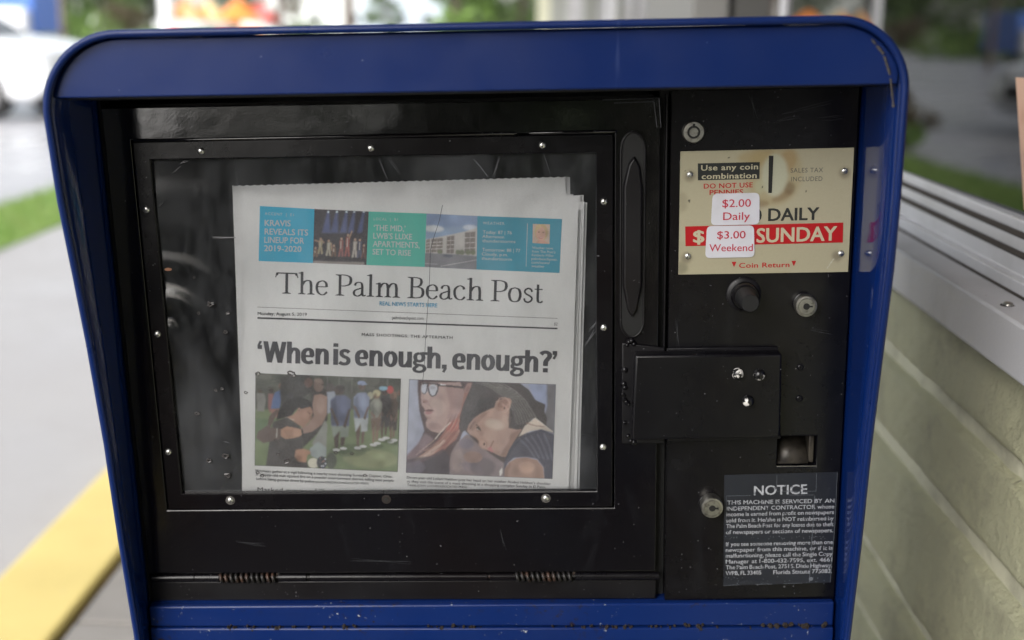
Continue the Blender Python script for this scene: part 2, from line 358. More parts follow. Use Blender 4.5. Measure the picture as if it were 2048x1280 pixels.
def GH(ch):
    S = lambda p, a=.205, b=.145: stroke(p, a, b, 8)
    if ch == 'W': return [([(x0, 1, 0), (x0 + .2, 1, 0), (x1 + .1, 0, 0), (x1 - .1, 0, 0)], [(0, 1, 2, 3)]) for x0, x1 in ((.0, .27), (.39, .27), (.39, .71), (.78, .71))], 1.0
    if ch == 'h': return [rc(0, 0, .205, 1.02), S([(.12, .46), (.2, .62), (.33, .68), (.44, .6), (.46, .42), (.46, .2), (.46, 0)])], .60
    if ch == 'n': return [rc(0, 0, .205, .75), S([(.12, .46), (.2, .62), (.33, .68), (.44, .6), (.46, .42), (.46, .2), (.46, 0)])], .60
    if ch == 'e': return [rc(.15, .315, .52, .42), S([(.455, .37), (.45, .52), (.41, .64), (.3, .69), (.17, .63), (.105, .5), (.1, .35), (.12, .19), (.2, .09), (.33, .06), (.5, .12)])], .60
    if ch == 'i': return [rc(0, 0, .205, .75), rc(0, .85, .205, 1.02)], .245
    if ch == 's': return [S([(.42, .6), (.34, .67), (.22, .69), (.115, .63), (.11, .5), (.2, .41), (.34, .34), (.40, .23), (.35, .1), (.22, .06), (.1, .08), (.02, .14)], .175, .145)], .52
    if ch == 'o': return [S([(.29, .69), (.155, .6), (.1, .375), (.155, .15), (.29, .06), (.425, .15), (.48, .375), (.425, .6), (.29, .69)])], .62
    if ch == 'u': return [rc(.36, 0, .565, .75), S([(.103, .75), (.103, .5), (.103, .3), (.13, .12), (.24, .065), (.36, .13), (.44, .28)])], .60
    if ch == 'g': return [S([(.27, .69), (.14, .63), (.1, .5), (.14, .37), (.27, .31), (.4, .37), (.44, .5), (.4, .63), (.27, .69)], .165, .115), rc(.36, .62, .6, .75), S([(.17, .36), (.09, .27), (.12, .17), (.28, .13), (.43, .1), (.5, -.02), (.43, -.14), (.27, -.185), (.12, -.15), (.07, -.05), (.14, .04), (.22, .1)], .16, .115)], .60
    if ch == ',': return [rc(.02, 0, .225, .2), ([(.1, 0, 0), (.225, 0, 0), (.13, -.19, 0), (.03, -.14, 0)], [(0, 3, 2, 1)])], .30
    if ch == '?': return [S([(.06, .84), (.14, .92), (.27, .955), (.4, .88), (.42, .75), (.34, .62), (.27, .5), (.26, .3)]), rc(.16, 0, .365, .2)], .54
    if ch == '’': return [rc(.0, .83, .19, 1.02), ([(.08, .83, 0), (.19, .83, 0), (.1, .62, 0), (.0, .66, 0)], [(0, 3, 2, 1)])], .22
    if ch == '‘': return [rc(.0, .62, .19, .81), ([(.11, .81, 0), (.0, .81, 0), (.09, 1.02, 0), (.19, .98, 0)], [(0, 3, 2, 1)])], .24
def serif_line(mb, pl, s, a, b, cap, w, G=G, gap=.30):
    x = 0; V = []; Fc = []
    for ch in s:
        if ch == ' ': x += gap; continue
        parts, adv = G(ch)
        for k, (v, f) in enumerate(parts):
            n = len(V); V += [(p[0] + x, p[1], k * 2e-5) for p in v]; Fc += [tuple(i + n for i in q) for q in f]
        x += adv
    V = np.array(V); A, B = pl.xy(*a), pl.xy(*b); m = ((a[0] + b[0]) / 2, (a[1] + b[1]) / 2)
    sy = math.dist(pl.xy(m[0], m[1] - cap), pl.xy(*m))
    A, B = np.array(A), np.array(B); L = np.linalg.norm(B - A); ex = (B - A) / L; ey = np.array([-ex[1], ex[0]]); x0, x1 = V[:, 0].min(), V[:, 0].max()
    mb.add([(*(A + ex * (p[0] - x0) * L / (x1 - x0) + ey * p[1] * sy), w + p[2]) for p in V], Fc)

# ------------------------------------------------------------------ painted flat pictures (colour laid on a fine grid)
def lin(c): return np.array(srgb(*c)[:3])
class Canvas:
    def __init__(s, w, h, bg):
        s.w, s.h = w, h; s.a = np.tile(lin(bg), (h, w, 1)).astype(float)
        s.X, s.Y = np.meshgrid((np.arange(w) + .5) / w, (np.arange(h) + .5) / h)
    def blend(s, m, c): s.a = s.a * (1 - m[..., None]) + lin(c) * m[..., None]
    def soft(s, m, k):
        for _ in range(k):
            m = (m + np.roll(m, 1, 0) + np.roll(m, -1, 0) + np.roll(m, 1, 1) + np.roll(m, -1, 1)) / 5
        return m
    def poly(s, pts, c, al=1, k=2):
        ins = np.zeros((s.h, s.w), bool); n = len(pts)
        for i in range(n):
            (x0, y0), (x1, y1) = pts[i], pts[(i + 1) % n]
            if y0 == y1: continue
            cr = ((y0 > s.Y) != (y1 > s.Y)) & (s.X < (x1 - x0) * (s.Y - y0) / (y1 - y0) + x0); ins ^= cr
        s.blend(s.soft(ins.astype(float), k) * al, c)
    def ell(s, cx, cy, rx, ry, c, al=1, k=2, rot=0):
        ca, sa = math.cos(rot), math.sin(rot); dx, dy = s.X - cx, s.Y - cy
        m = (((dx * ca + dy * sa) / rx) ** 2 + ((-dx * sa + dy * ca) / ry) ** 2 < 1).astype(float); s.blend(s.soft(m, k) * al, c)
    def line(s, p, q, wd, c, al=1, k=1):
        d = np.array(q) - np.array(p); L = np.hypot(*d) + 1e-9; n = np.array([-d[1], d[0]]) / L * wd / 2
        s.poly([tuple(np.array(p) + n), tuple(np.array(q) + n), tuple(np.array(q) - n), tuple(np.array(p) - n)], c, al, k)
    def finish(s):
        for _ in range(1): s.a = (s.a * 2 + np.roll(s.a, 1, 0) + np.roll(s.a, -1, 0) + np.roll(s.a, 1, 1) + np.roll(s.a, -1, 1)) / 6
        g = s.a.mean(2, keepdims=True); s.a = (s.a * .72 + g * .28) * 1.08 + .03
        s.snoise(.05, 16); s.noise(.03)
    def snoise(s, amt, cell):
        n = rng.normal(0, amt * 2.2, (s.h // cell + 2, s.w // cell + 2)); n = np.kron(n, np.ones((cell, cell)))[:s.h, :s.w]; s.a *= np.clip(1 + s.soft(n, cell * 4), .3, 2)[..., None]
    def noise(s, amt, cell=1):
        n = rng.normal(0, amt, (s.h // cell + 2, s.w // cell + 2)); n = np.kron(n, np.ones((cell, cell)))[:s.h, :s.w]; s.a *= (1 + n)[..., None]
    def place(s, name, quad, w, parent, pl, mat):
        """quad TL,TR,BR,BL in plane units"""
        mb = MB(); q = quad_map(quad)
        mb.grid(s.w - 1, s.h - 1, lambda i, j: (*q(i, j), w)); a = np.clip(s.a[::-1], 0, 1)
        mb.c = np.concatenate([a, np.ones((s.h, s.w, 1))], 2).reshape(-1, 4)
        return mb.build(name, mat, parent, pl.M, smooth=0)

#PART2
# ================================================================== THE SETTING
concrete = Mat('pale_concrete', (.38, .375, .38, 1), .8)
concrete.mix(concrete.ramp(concrete.noise(1.3, 6, .6), .35, .7), (.36, .35, .355, 1))
concrete.mix(concrete.ramp(concrete.noise(7, 6, .75), .56, .72, 0, .4), (.30, .28, .27, 1))
concrete.rough(concrete.ramp(concrete.noise(.9, 4), .4, .6, .35, .8)); concrete.bump(concrete.noise(120, 3), .002)
asphalt = Mat('wet_asphalt', (.30, .305, .33, 1), .3)
asphalt.mix(asphalt.ramp(asphalt.noise(.25, 4), .35, .65), (.36, .36, .38, 1)); asphalt.bump(asphalt.noise(60, 3), .003)
asphalt.rough(asphalt.ramp(asphalt.noise(.4, 3), .4, .6, .16, .45))
soil = Mat('lawn_ground', (.10, .16, .035, 1), .95); soil.mix(soil.ramp(soil.noise(3, 5), .4, .65), (.07, .12, .03, 1))
def ground_rect(name, x0, x1, y0, y1, z, mat):
    o = MB().add([(x0, y0, z), (x1, y0, z), (x1, y1, z), (x0, y1, z)], [(0, 1, 2, 3)]).build(name, mat, smooth=0)
    return tag(o, kind='structure')
ground_rect('ground', -500, 500, -500, 700, -.14, soil.m)
ground_rect('road', -60, -3.95, -200, 60, -.128, asphalt.m)
ground_rect('car_park', -60, 40, 60, 90, -.128, asphalt.m)
ground_rect('pavement', -3.2, -1.2, -60, 60, -.12, concrete.m)
# grass verge between pavement and road
gb = MB().add([(-3.95, -40, -.116), (-3.2, -40, -.116), (-3.2, 60, -.116), (-3.95, 60, -.116)], [(0, 1, 2, 3)])
for _ in range(9000):
    y = 5.0 + 12 * rng.random() ** 1.6; x = -3.97 + .79 * rng.random(); h = .03 + .045 * rng.random(); a_ = rng.random() * 6.28
    dx, dy = .004 * math.cos(a_), .004 * math.sin(a_); lx, ly = rng.normal(0, .015, 2)
    gb.add([(x - dx, y - dy, -.116), (x + dx, y + dy, -.116), (x + lx, y + ly, -.116 + h)], [(0, 1, 2)])
gm = Mat('grass_blades', (.13, .24, .04, 1), .8); gm.mix(gm.ramp(gm.noise(6, 4), .35, .65), (.19, .27, .07, 1))
tag(gb.build('grass', gm.m, smooth=0), kind='stuff')
# walkway by the shop: slabs laid end to end, yellow painted edge, dirty joint
slab = Mat('walkway_concrete', (.25, .235, .22, 1), .75)
slab.mix(slab.ramp(slab.noise(5, 6, .65), .4, .72), (.20, .185, .17, 1)); slab.mix(slab.ramp(slab.noise(60, 4), .6, .7, 0, .5), (.2, .18, .16, 1)); slab.bump(slab.noise(150, 4), .002)
joint = Mat('dirty_joint', (.05, .04, .035, 1), .95); joint.mix(joint.ramp(joint.noise(9, 4), .5, .6), (.10, .045, .025, 1))
mat_r = Mat('unseen_mat_rubber', (.008, .008, .009, 1), .8).m
walk = MB().add([(-.98, -8, -.02), (.5, -8, -.02), (.5, 40, -.02), (-.98, 40, -.02)], [(0, 1, 2, 3)]).build('walkway', joint.m, smooth=0); tag(walk, kind='structure')
ys = [-8 + 1.0 * k for k in range(8)] + [.55, 1.25, 2.25] + [3.4 + 1.2 * k for k in range(12)]
ys = sorted(y for y in ys if not (.0 < y < .5)); me0 = None
for y0, y1 in zip(ys[:-1], ys[1:]):
    MB().box(-.955, .5, y0 + .006, y1 - .006, -.06, 0).build('paving_slab', slab.m, walk, bevel=.004, smooth=0)
dm_ = MB()  # unseen ribbed mat added to darken what the lower door mirrors
for k in range(24): dm_.box(-.9, .36, -2.0 + .1 * k, -1.905 + .1 * k, .001, .012)
tag(dm_.build('unseen_mat', mat_r, smooth=0), 'long black ribbed rubber mat added behind the viewer to darken reflections', 'mat')
yel = Mat('yellow_kerb_paint', (.66, .53, .19, 1), .6)
yel.mix(yel.ramp(yel.noise(22, 6, .7), .62, .72, 0, .8), (.45, .40, .28, 1)); yel.mix(yel.ramp(yel.noise(3, 4), .4, .7), (.58, .46, .16, 1)); yel.bump(yel.noise(160, 3), .0015)
kerb = empty('yellow_kerb', (-1.09, 0, 0)); tag(kerb, kind='structure')
for k in range(16):
    y0 = -8.6 + 2.6 * k; MB().box(-1.2, -.975, y0 + .004, y0 + 2.596, -.16, .012).build('kerb_stone', yel.m, kerb, bevel=.012, seg=3, smooth=30)

# ---------------------------------------------------------------- the shop building on the right
bld = empty('shop_building', (.6, 3, 0))
tag(bld, 'pale yellow block shop building with white window sill, right of the news rack', 'building')
blk = Mat('yellow_painted_block', (.73, .71, .46, 1), .62, spec=.4)
blk.mix(blk.ramp(blk.noise(2.2, 5, .6), .35, .7), (.60, .60, .42, 1))
blk.mix(blk.ramp(blk.noise(8, 6, .7), .54, .74, 0, .6), (.34, .32, .23, 1))
blk.mix(blk.ramp(blk.noise(35, 4, .7), .62, .74, 0, .5), (.56, .54, .38, 1))
blk.bump(blk.noise(170, 6, .75), .006); blk.mix(blk.ramp(blk.noise(190, 4, .7), .62, .70, 0, .4), (.34, .33, .24, 1)); blk.mix(blk.ramp(blk.noise(11, 6, .75, loc=(4, 4, 4)), .60, .74, 0, .45), (.34, .30, .20, 1)); blk.bump(blk.noise(38, 5, .65), .006)
mort = Mat('painted_mortar', (.68, .66, .50, 1), .7); mort.mix(mort.ramp(mort.noise(9, 4), .5, .72, 0, .7), (.26, .25, .19, 1)); mort.bump(mort.noise(45, 4), .004)
MB().box(.466, .62, -6, 26, -.02, .945).build('wall_mortar', mort.m, bld, smooth=0)
from mathutils import noise as mn
def block(y0, y1, z0, z1, nx, nz):
    mb = MB(); off = rng.random(3) * 50
    def fn(i, j):
        y = y0 + (y1 - y0) * i; z = z0 + (z1 - z0) * j
        e = min(i, 1 - i) * (y1 - y0) * 6 + .0125; e2 = min(j, 1 - j) * (z1 - z0); q = min(1, min(e, e2) / .012); q = math.sqrt(max(0, 1 - (1 - q) ** 2))
        P = Vector((y * 13, z * 13, off[0])); b = .0018 * mn.noise(P) + .0012 * mn.noise(P * 3.1) + .0012 * mn.noise(P * 11)
        ridge = mn.noise(Vector((y * 2.2 + off[1], z * 6, 1.7))); b += .0025 * (1 / (1 + math.exp(-ridge * 14)))
        b *= min(1, i * 10, (1 - i) * 10)
        wob = .0025 * mn.noise(Vector((y * 30, z * 5, off[2])))
        return (.467 - (.013 + b) * q, y, z + wob * (1 if j in (0, 1) else 0))
    mb.grid(nx, nz, fn); return mb
courses = [(.864, .943), (.754, .844), (.588, .732), (.494, .570), (.312, .476), (.212, .294), (.02, .194)]
for ci, (z0, z1) in enumerate(courses):
    y = -1.15 + (.21 if ci % 2 else 0) - .03 * ci
    while y < 3.2:
        near = y < 2.2 and z0 > .3
        mb = block(y + .0003, y + .4037, z0, z1, 60 if near else 12, 18 if near else 5)
        mb.f = [tuple(reversed(q)) for q in mb.f]; mb.build('block', blk.m, bld, smooth=60); y += .404
al = Mat('white_window_paint', (.58, .58, .61, 1), .38); al.mix(al.ramp(al.noise(7, 5), .5, .75, 0, .6), (.36, .355, .36, 1))
al.mix(al.ramp(al.noise(90, 4, .7, (1, .3, 1)), .68, .78, 0, .8), (.12, .09, .07, 1)); al.bump(al.noise(220, 2), .0004)
def run(name, prof, y0, y1, mat, bev=.0015):
    """a moulding: outline in X,Z run along Y"""
    n = len(prof); v = [(p[0], y0, p[1]) for p in prof] + [(p[0], y1, p[1]) for p in prof]
    f = [tuple(range(n)), tuple(reversed(range(n, 2 * n)))] + [(i, n + i, n + (i + 1) % n, (i + 1) % n) for i in range(n)]
    return MB().add(v, f).build(name, mat, bld, bevel=bev, smooth=30)
run('window_sill', [(.425, .957), (.425, 1.006), (.462, 1.008), (.56, 1.012), (.56, .949), (.44, .949)], -6, 26, al.m, .003)
run('window_frame', [(.464, 1.0075), (.464, 1.022), (.474, 1.0235), (.474, 1.041), (.481, 1.042), (.481, 1.056), (.490, 1.058), (.490, 1.070), (.53, 1.070), (.53, 1.0075)], -6, 26, al.m)

gk = Mat('dark_sill_line', (.05, .042, .035, 1), .9).m
run('gasket_and_shade', [(.4735, 1.0400), (.4735, 1.0422), (.4805, 1.0440), (.4805, 1.0410)], -6, 26, gk, 0)
run('gasket_and_shade', [(.4625, 1.0062), (.4625, 1.0105), (.4660, 1.0105), (.4660, 1.0062)], -6, 26, gk, 0)  # dark strip put in for the shadow edge where frame meets sill
run('gasket_and_shade', [(.4805, 1.0560), (.4805, 1.0572), (.4895, 1.0595), (.4895, 1.0575)], -6, 26, gk, 0)
run('sill_caulk', [(.4405, .9478), (.4405, .9520), (.455, .9520), (.455, .9478)], -6, 26, gk, 0)
run('head_frame', [(.47, 2.25), (.47, 2.4), (.56, 2.4), (.56, 2.25)], -6, 26, al.m)
run('upper_wall', [(.45, 2.402), (.45, 5.3), (.62, 5.3), (.62, 2.402)], -14, 26, blk.m)
run('soffit', [(-.75, 2.62), (-.75, 2.78), (.448, 2.78), (.448, 2.62)], -14, 26, Mat('soffit_paint', (.5, .49, .46, 1), .8).m)  # overhang out of view, included to shade the walkway and rack
gl = Mat('shop_window_glass', (.006, .006, .006, 1), .015, spec=.5); gl.bump(gl.noise(1.2, 1), .004)
for y0, y1 in ((-6, -2.3), (-2.25, .97), (2.40, 5.9), (6.25, 11.7), (12.4, 26)):
    MB().box(.50, .506, y0, y1, 1.072, 2.25).build('window_pane', gl.m, bld, smooth=0)
MB().add([(x, y, z) for (x, y) in ((.510, .98), (.477, 2.36), (.483, 2.36), (.516, .98)) for z in (1.0705, 2.25)], [(0, 2, 3, 1), (4, 6, 7, 5), (2, 4, 5, 3), (6, 0, 1, 7), (0, 6, 4, 2), (1, 3, 5, 7)]).build('window_pane', gl.m, bld, smooth=0)
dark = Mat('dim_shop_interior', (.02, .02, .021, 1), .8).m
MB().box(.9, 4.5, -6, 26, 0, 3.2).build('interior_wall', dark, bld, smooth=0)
def post(x0, x1, y0, y1, mat, z0=1.072): MB().box(x0, x1, y0, y1, z0, 2.25).build('mullion', mat, bld, bevel=.004, smooth=30)
for y in (-2.275, .975): post(.465, .53, y - .004, y + .004, al.m)
post(.468, .53, 2.362, 2.398, al.m)
gp = Mat('grey_pilaster_paint', (.30, .31, .29, 1), .7).m
post(.33, .56, 5.95, 6.2, al.m, 1.0); post(.37, .40, 5.93, 5.949, gp, 1.0); post(.45, .458, 5.93, 5.949, gp, 1.0)
post(.27, .56, 11.75, 12.3, al.m, 1.0); post(.10, .268, 11.9, 12.3, gp, 0); post(.33, .44, 9.2, 9.5, gp, 1.0)
MB().box(.40, .495, 3.2, 4.6, 1.08, 2.2).build('door_panel', Mat('grey_door_panel', (.24, .235, .225, 1), .6).m, bld, bevel=.004, smooth=30)
cp = Mat('cream_post_paint', (.62, .62, .48, 1), .6).m
o = MB().box(-.03, .13, 13, 13.16, 0, 2.62).build('porch_post', cp, bevel=.01, smooth=30); tag(o, 'cream square porch post beyond the news rack, left of the shop windows', 'post')
# screw on the sill
sx, sz = .442, 1.0068
sc = MB().lathe(0, 0, [(.0052, 0), (.0050, .0012), (.0036, .003), (.0014, .0036)], 16)
sy = 1.075; so_ = sc.build('screw', M['lock'], bld, Matrix.Translation((sx, sy, sz)), smooth=50)
MB().lathe(0, 0, [(.0072, 0), (.0066, .0008)], 16).build('rust_washer', M['rust'], bld, Matrix.Translation((sx, sy, sz - .0004)), smooth=50)
# poster hanging just inside the window
pc = Canvas(40, 90, (205, 165, 140)); pc.ell(.35, .3, .3, .15, (160, 105, 80), .8, 4); pc.ell(.3, .62, .25, .2, (90, 70, 90), .8, 4); pc.ell(.6, .85, .3, .1, (60, 70, 130), .7, 4)
PW = Plane((.4995, 1.2, 1.07), (0, -1, 0), (0, 0, 1), (-1, 0, 0))
pc.place('window_poster', [(-.068, .138), (.40, .15), (.40, .008), (-.005, .008)], 0, None, PW, Mat('poster', rough=.6).attr().m)
po = bpy.data.objects['window_poster']; tag(po, 'peach coloured poster stuck in the shop window at the right edge', 'poster')

# ================================================================== STREET BACKGROUND (far, thrown out of focus)
def leaf_mat(name, c1, c2):
    a = Mat(name, c1, .6); a.mix(a.ramp(a.noise(1.3, 3), .35, .65), c2); return a.m
LM = [leaf_mat('leaves_dark', (.035, .06, .02, 1), (.06, .09, .03, 1)), leaf_mat('leaves_mid', (.06, .11, .025, 1), (.10, .15, .04, 1)),
      leaf_mat('leaves_fresh', (.09, .17, .03, 1), (.15, .24, .05, 1)), leaf_mat('leaves_brown', (.07, .055, .03, 1), (.11, .09, .045, 1))]
bark = Mat('bark', (.10, .075, .055, 1), .9).m
def crown_mb(lobes, n, size):
    mb = MB()
    for _ in range(n):
        cx, cy, cz, r = lobes[rng.integers(len(lobes))]
        d = rng.normal(0, 1, 3); d /= np.linalg.norm(d); d *= r * (.35 + .65 * rng.random() ** .5); d[2] *= .8
        p = np.array([cx, cy, cz]) + d; a = rng.normal(0, 1, 3); a /= np.linalg.norm(a); b = np.cross(a, rng.normal(0, 1, 3)); b /= np.linalg.norm(b)
        s = size * (.5 + rng.random()); mb.add([p - a * s, p + b * s * .5, p + a * s, p - b * s * .5], [(0, 1, 2, 3)])
    return mb
def tree(x, y, h, r, kind, label, n=1300, trunk=.16, group=None, base=-.14, low=.35):
    t = empty('tree', (x, y, base)); tag(t, label, 'tree', group)
    pts = [(x, y, base), (x + .1, y, base + h * .3), (x - .05, y + .1, base + h * .6)]
    MB().tube(pts, [trunk, trunk * .8, trunk * .5], 8).build('trunk', bark, t, smooth=60)
    L = [(x + rng.normal(0, r * .45), y + rng.normal(0, r * .45), base + h * (low + (1 - low) * k / 8) * .92 + .0, r * (.35 + .25 * rng.random())) for k in range(9)]
    crown_mb(L, n, r * .075 + .05).build('crown', LM[kind], t, smooth=0); return t
def bush(x, y, h, r, kind, label, n=700, name='bush', base=-.14):
    L = [(x + rng.normal(0, r * .4), y + rng.normal(0, r * .3), base + h * (.25 + .5 * rng.random()), r * .5) for k in range(6)]
    o = crown_mb(L, n, r * .06 + .03).build(name, LM[kind], smooth=0); tag(o, label, 'bush'); return o

carw = Mat('white_car_paint', (.72, .73, .76, 1), .18, coat=1); carglass = Mat('car_glass', (.03, .04, .045, 1), .06, spec=.8)
tyre = Mat('tyre_rubber', (.02, .02, .021, 1), .8); rim = Mat('alloy_wheel', (.45, .45, .46, 1), .3, .8)
def car(x, y, rz, paint, label, L=4.7, Hh=1.66, wd=1.85, base=-.128, name='parked_car'):
    """nose towards local +x"""
    t = empty(name, (x, y, base), rz); tag(t, label, 'car'); Mw = Matrix.Translation((x, y, base)) @ Matrix.Rotation(rz, 4, 'Z')
    h = L / 2; hw = wd / 2
    low = [(-h, .45), (-h + .08, .28), (h - .25, .26), (h, .42), (h, .72), (h - .12, .92), (h - .55, 1.04), (h - 1.25, 1.12), (-h + .1, 1.14), (-h, .95)]
    def slab_(poly, w0, w1, mb):
        n = len(poly); v = [(p[0], -w0, p[1]) for p in poly] + [(p[0], w0, p[1]) for p in poly]
        mb.add(v, [tuple(range(n)), tuple(reversed(range(n, 2 * n)))] + [(i, n + i, n + (i + 1) % n, (i + 1) % n) for i in range(n)])
    b = MB(); slab_(low, hw, hw, b); b.build('body', paint, t, Mw, bevel=.09, seg=3, smooth=50)
    cab0 = [(h - 1.2, 1.12), (-h + .12, 1.12)]; cab1 = [(h - 2.0, Hh - .06), (-h + .5, Hh - .04)]
    v = []
    for (xx, zz), wdt in ((cab0[0], hw - .06), (cab0[1], hw - .06), (cab1[1], hw - .22), (cab1[0], hw - .22)): v += [(xx, -wdt, zz), (xx, wdt, zz)]
    MB().add(v, [(0, 1, 7, 6), (2, 4, 5, 3), (0, 6, 4, 2), (1, 3, 5, 7), (6, 7, 5, 4), (0, 2, 3, 1)]).build('windows', carglass.m, t, Mw, bevel=.03, smooth=40)
    MB().box(-h + .48, h - 1.98, -hw + .2, hw - .2, Hh - .07, Hh).build('roof', paint, t, Mw, bevel=.04, seg=3, smooth=50)
    for xx in (h - 2.9, ):
        for sgn in (-1, 1): MB().add([(xx, sgn * (hw - .045), 1.1), (xx + .12, sgn * (hw - .045), 1.1), (xx + .12, sgn * (hw - .2), Hh - .05), (xx, sgn * (hw - .2), Hh - .05)], [(0, 1, 2, 3)]).build('pillar', paint, t, Mw, smooth=0, solid=.03)
    for xx in (h - .92, -h + .85):
        for sgn in (-1, 1):
            Mx = Mw @ Matrix.Translation((xx, sgn * (hw - .22), .34)) @ Matrix.Rotation(-sgn * math.pi / 2, 4, 'X')
            wh = MB().lathe(0, 0, [(.34, 0), (.345, .03), (.345, .2), (.32, .235), (.22, .23)], 24).build('wheel', tyre.m, t, Mx, smooth=50)
            MB().lathe(0, 0, [(.215, .228), (.20, .24), (.05, .236)], 20).build('rim', rim.m, wh, Mx, smooth=50)
    for sgn in (-1, 1):
        MB().box(h - .16, h - .02, sgn * (hw - .42) - .17, sgn * (hw - .42) + .17, .74, .86).build('headlight', Mat('headlight_glass', (.5, .5, .5, 1), .1).m if 'hl' not in M else M['hl'], t, Mw, bevel=.02)
    MB().box(h - .01, h + .008, -.45, .45, .48, .7).build('grille', tyre.m, t, Mw, bevel=.005)
    return t
M['hl'] = Mat('headlight_glass', (.5, .5, .52, 1), .1).m
car(-8.75, 16.9, math.radians(-6), carw.m, 'white car closest to the verge at the left edge, nose to the right')
car(-41.5, 118, 0, carw.m, 'distant white car left of the brown bush, parked by the tree trunk')
car(-35.2, 118, math.radians(8), carw.m, 'distant white car right beside the brown bush at the far car park')
car(-25.3, 112, 0, carw.m, 'distant white car between the brown bush and the food stand', name='parked_car')
silver = Mat('silver_car_paint', (.35, .36, .38, 1), .25, coat=1)

def at(px, D, z=-.14):            # ground spot in the direction of a measured column, D metres ahead
    d = WC @ np.array([px - W0 / 2, 51 - H0 / 2, F]); t = D / d[1]; return d[0] * t, D
# blue delivery van far left
bx, by = at(25, 60)
v_ = empty('blue_van', (bx, by, -.14)); tag(v_, 'bright blue van behind the nearest white car, far left', 'van')
bl = Mat('bright_blue_paint', (.06, .16, .5, 1), .4).m
MB().box(bx - 1.1, bx + 1.1, by, by + 4, .35, 2.4).build('cargo_box', bl, v_, bevel=.08, smooth=40)
MB().box(bx - 1.0, bx + 1.0, by - .9, by - .02, .35, 1.6).build('cab', carw.m, v_, bevel=.15, smooth=40)
for sgn in (-1, 1):
    Mx = Matrix.Translation((bx + sgn * .85, by + .6, .22)) @ Matrix.Rotation(math.pi / 2, 4, 'Y')
    MB().lathe(0, 0, [(.34, -.1), (.36, 0), (.34, .1)], 20).build('wheel', tyre.m, v_, Mx, smooth=40)
x, y = at(240, 95); bush(x, y, 2.4, 2.6, 3, 'large brown bush between the distant white cars', 1500)
x, y = at(110, 70); bush(x, y, .9, 3.2, 2, 'low green bush under the distant white cars at the left', 900)
x, y = at(615, 85); bush(x, y, 1.3, 1.8, 1, 'small round green bush before the white building', 700)
bush(-4.35, 14.9, .75, .42, 3, 'small yellow brown shrub at the road edge, seen mirrored in the shop window', 700)
bush(-4.2, 14.3, .35, .3, 2, 'tiny green shrub beside the yellow brown one at the road edge', 300)
trees = [(95, 130, 9, 4.5, 1, 'tree with grey trunk between the two leftmost distant cars'), (215, 140, 10, 6, 1, 'broad green tree behind the brown bush'),
         (300, 150, 9, 5, 0, 'dark tree between the brown bush and the white pole'), (480, 120, 9, 3.5, 0, 'dark tree behind the orange umbrellas'), (555, 90, 7, 1.6, 3, 'thin brown tree right of the orange umbrellas'),
         (770, 90, 6, 1.6, 1, 'slim tree right of the brown street post'), (905, 38, 7, 1.7, 2, 'fresh green tree nearest the porch post, on its left'),
         (970, 50, 8, 2.6, 1, 'darker green tree behind the fresh green one'), (1040, 42, 8, 1.9, 1, 'green tree directly left of the cream porch post')]
for px, D, h, r, k, lab in trees:
    x, y = at(px, D); tree(x, y, h, r, k, lab, low=.08 if D < 60 else .12)
# poles
def pole(px, D, r, h, mat, label, name='street_pole'):
    x, y = at(px, D); t = MB().tube([(x, y, -.14), (x, y, h)], r, 12).build(name, mat, smooth=60); tag(t, label, 'pole'); return x, y
wp = Mat('white_pole_paint', (.78, .79, .8, 1), .5).m; bp = Mat('brown_post', (.13, .10, .085, 1), .8).m; gpm = Mat('galvanised_pole', (.35, .36, .38, 1), .5).m
pole(334, 60, .33, 6, wp, 'thick white pole left of the umbrellas'); pole(698, 30, .13, 6, bp, 'brown wooden street post above the middle of the news rack')
pole(125, 50, .12, 7, bp, 'slim brown pole behind the nearest white car'); pole(560, 70, .2, 6, bp, 'brown pole right of the orange umbrellas')
# food stand umbrellas
def umbrella(px, D, r, cols_, label):
    x, y = at(px, D); t = empty('sun_umbrella', (x, y, -.14)); tag(t, label, 'umbrella', 'umbrellas at the roadside stand')
    MB().tube([(x, y, -.14), (x, y, 2.3)], .03, 8).build('pole', wp, t)
    for k in range(8):
        a0, a1 = 2 * math.pi * k / 8, 2 * math.pi * (k + 1) / 8
        MB().add([(x, y, 2.3), (x + r * math.cos(a0), y + r * math.sin(a0), 1.2), (x + r * math.cos(a1), y + r * math.sin(a1), 1.2)], [(0, 1, 2)]).build('panel', cols_[k % len(cols_)], t, smooth=0, solid=.01)
ora, red, yl, pk = [Mat(n, c, .7).m for n, c in (('orange_cloth', (.8, .25, .05, 1)), ('red_cloth', (.6, .06, .04, 1)), ('cream_cloth', (.8, .6, .3, 1)), ('pink_cloth', (.65, .2, .2, 1)))]
umbrella(375, 62, 1.3, [yl, ora], 'cream and orange umbrella nearest the thick white pole'); umbrella(418, 66, 1.2, [yl, yl, ora], 'mostly cream umbrella in the middle of the stand')
umbrella(478, 60, 1.3, [ora], 'plain orange umbrella at the right of the stand'); umbrella(520, 72, 1.3, [pk, red], 'pink and red umbrella right of the plain orange one')
def sign(px, D, w_, z0, z1, mat, label, name='sign'):
    x, y = at(px, D); t = empty(name, (x, y, -.14)); tag(t, label, 'sign')
    MB().box(x - w_ / 2, x + w_ / 2, y, y + .12, z0, z1).build('board', mat, t, bevel=.02); MB().tube([(x, y + .06, -.14), (x, y + .06, z0)], .05, 8).build('pole', gpm, t)
sign(345, 58, .5, .25, .75, red, 'small red sign at the foot of the thick white pole'); sign(448, 58, .9, .2, .7, red, 'low red sign between the cream and orange umbrellas')
sign(500, 57, 1.2, .3, .85, ora, 'orange sign under the pink and red umbrella')
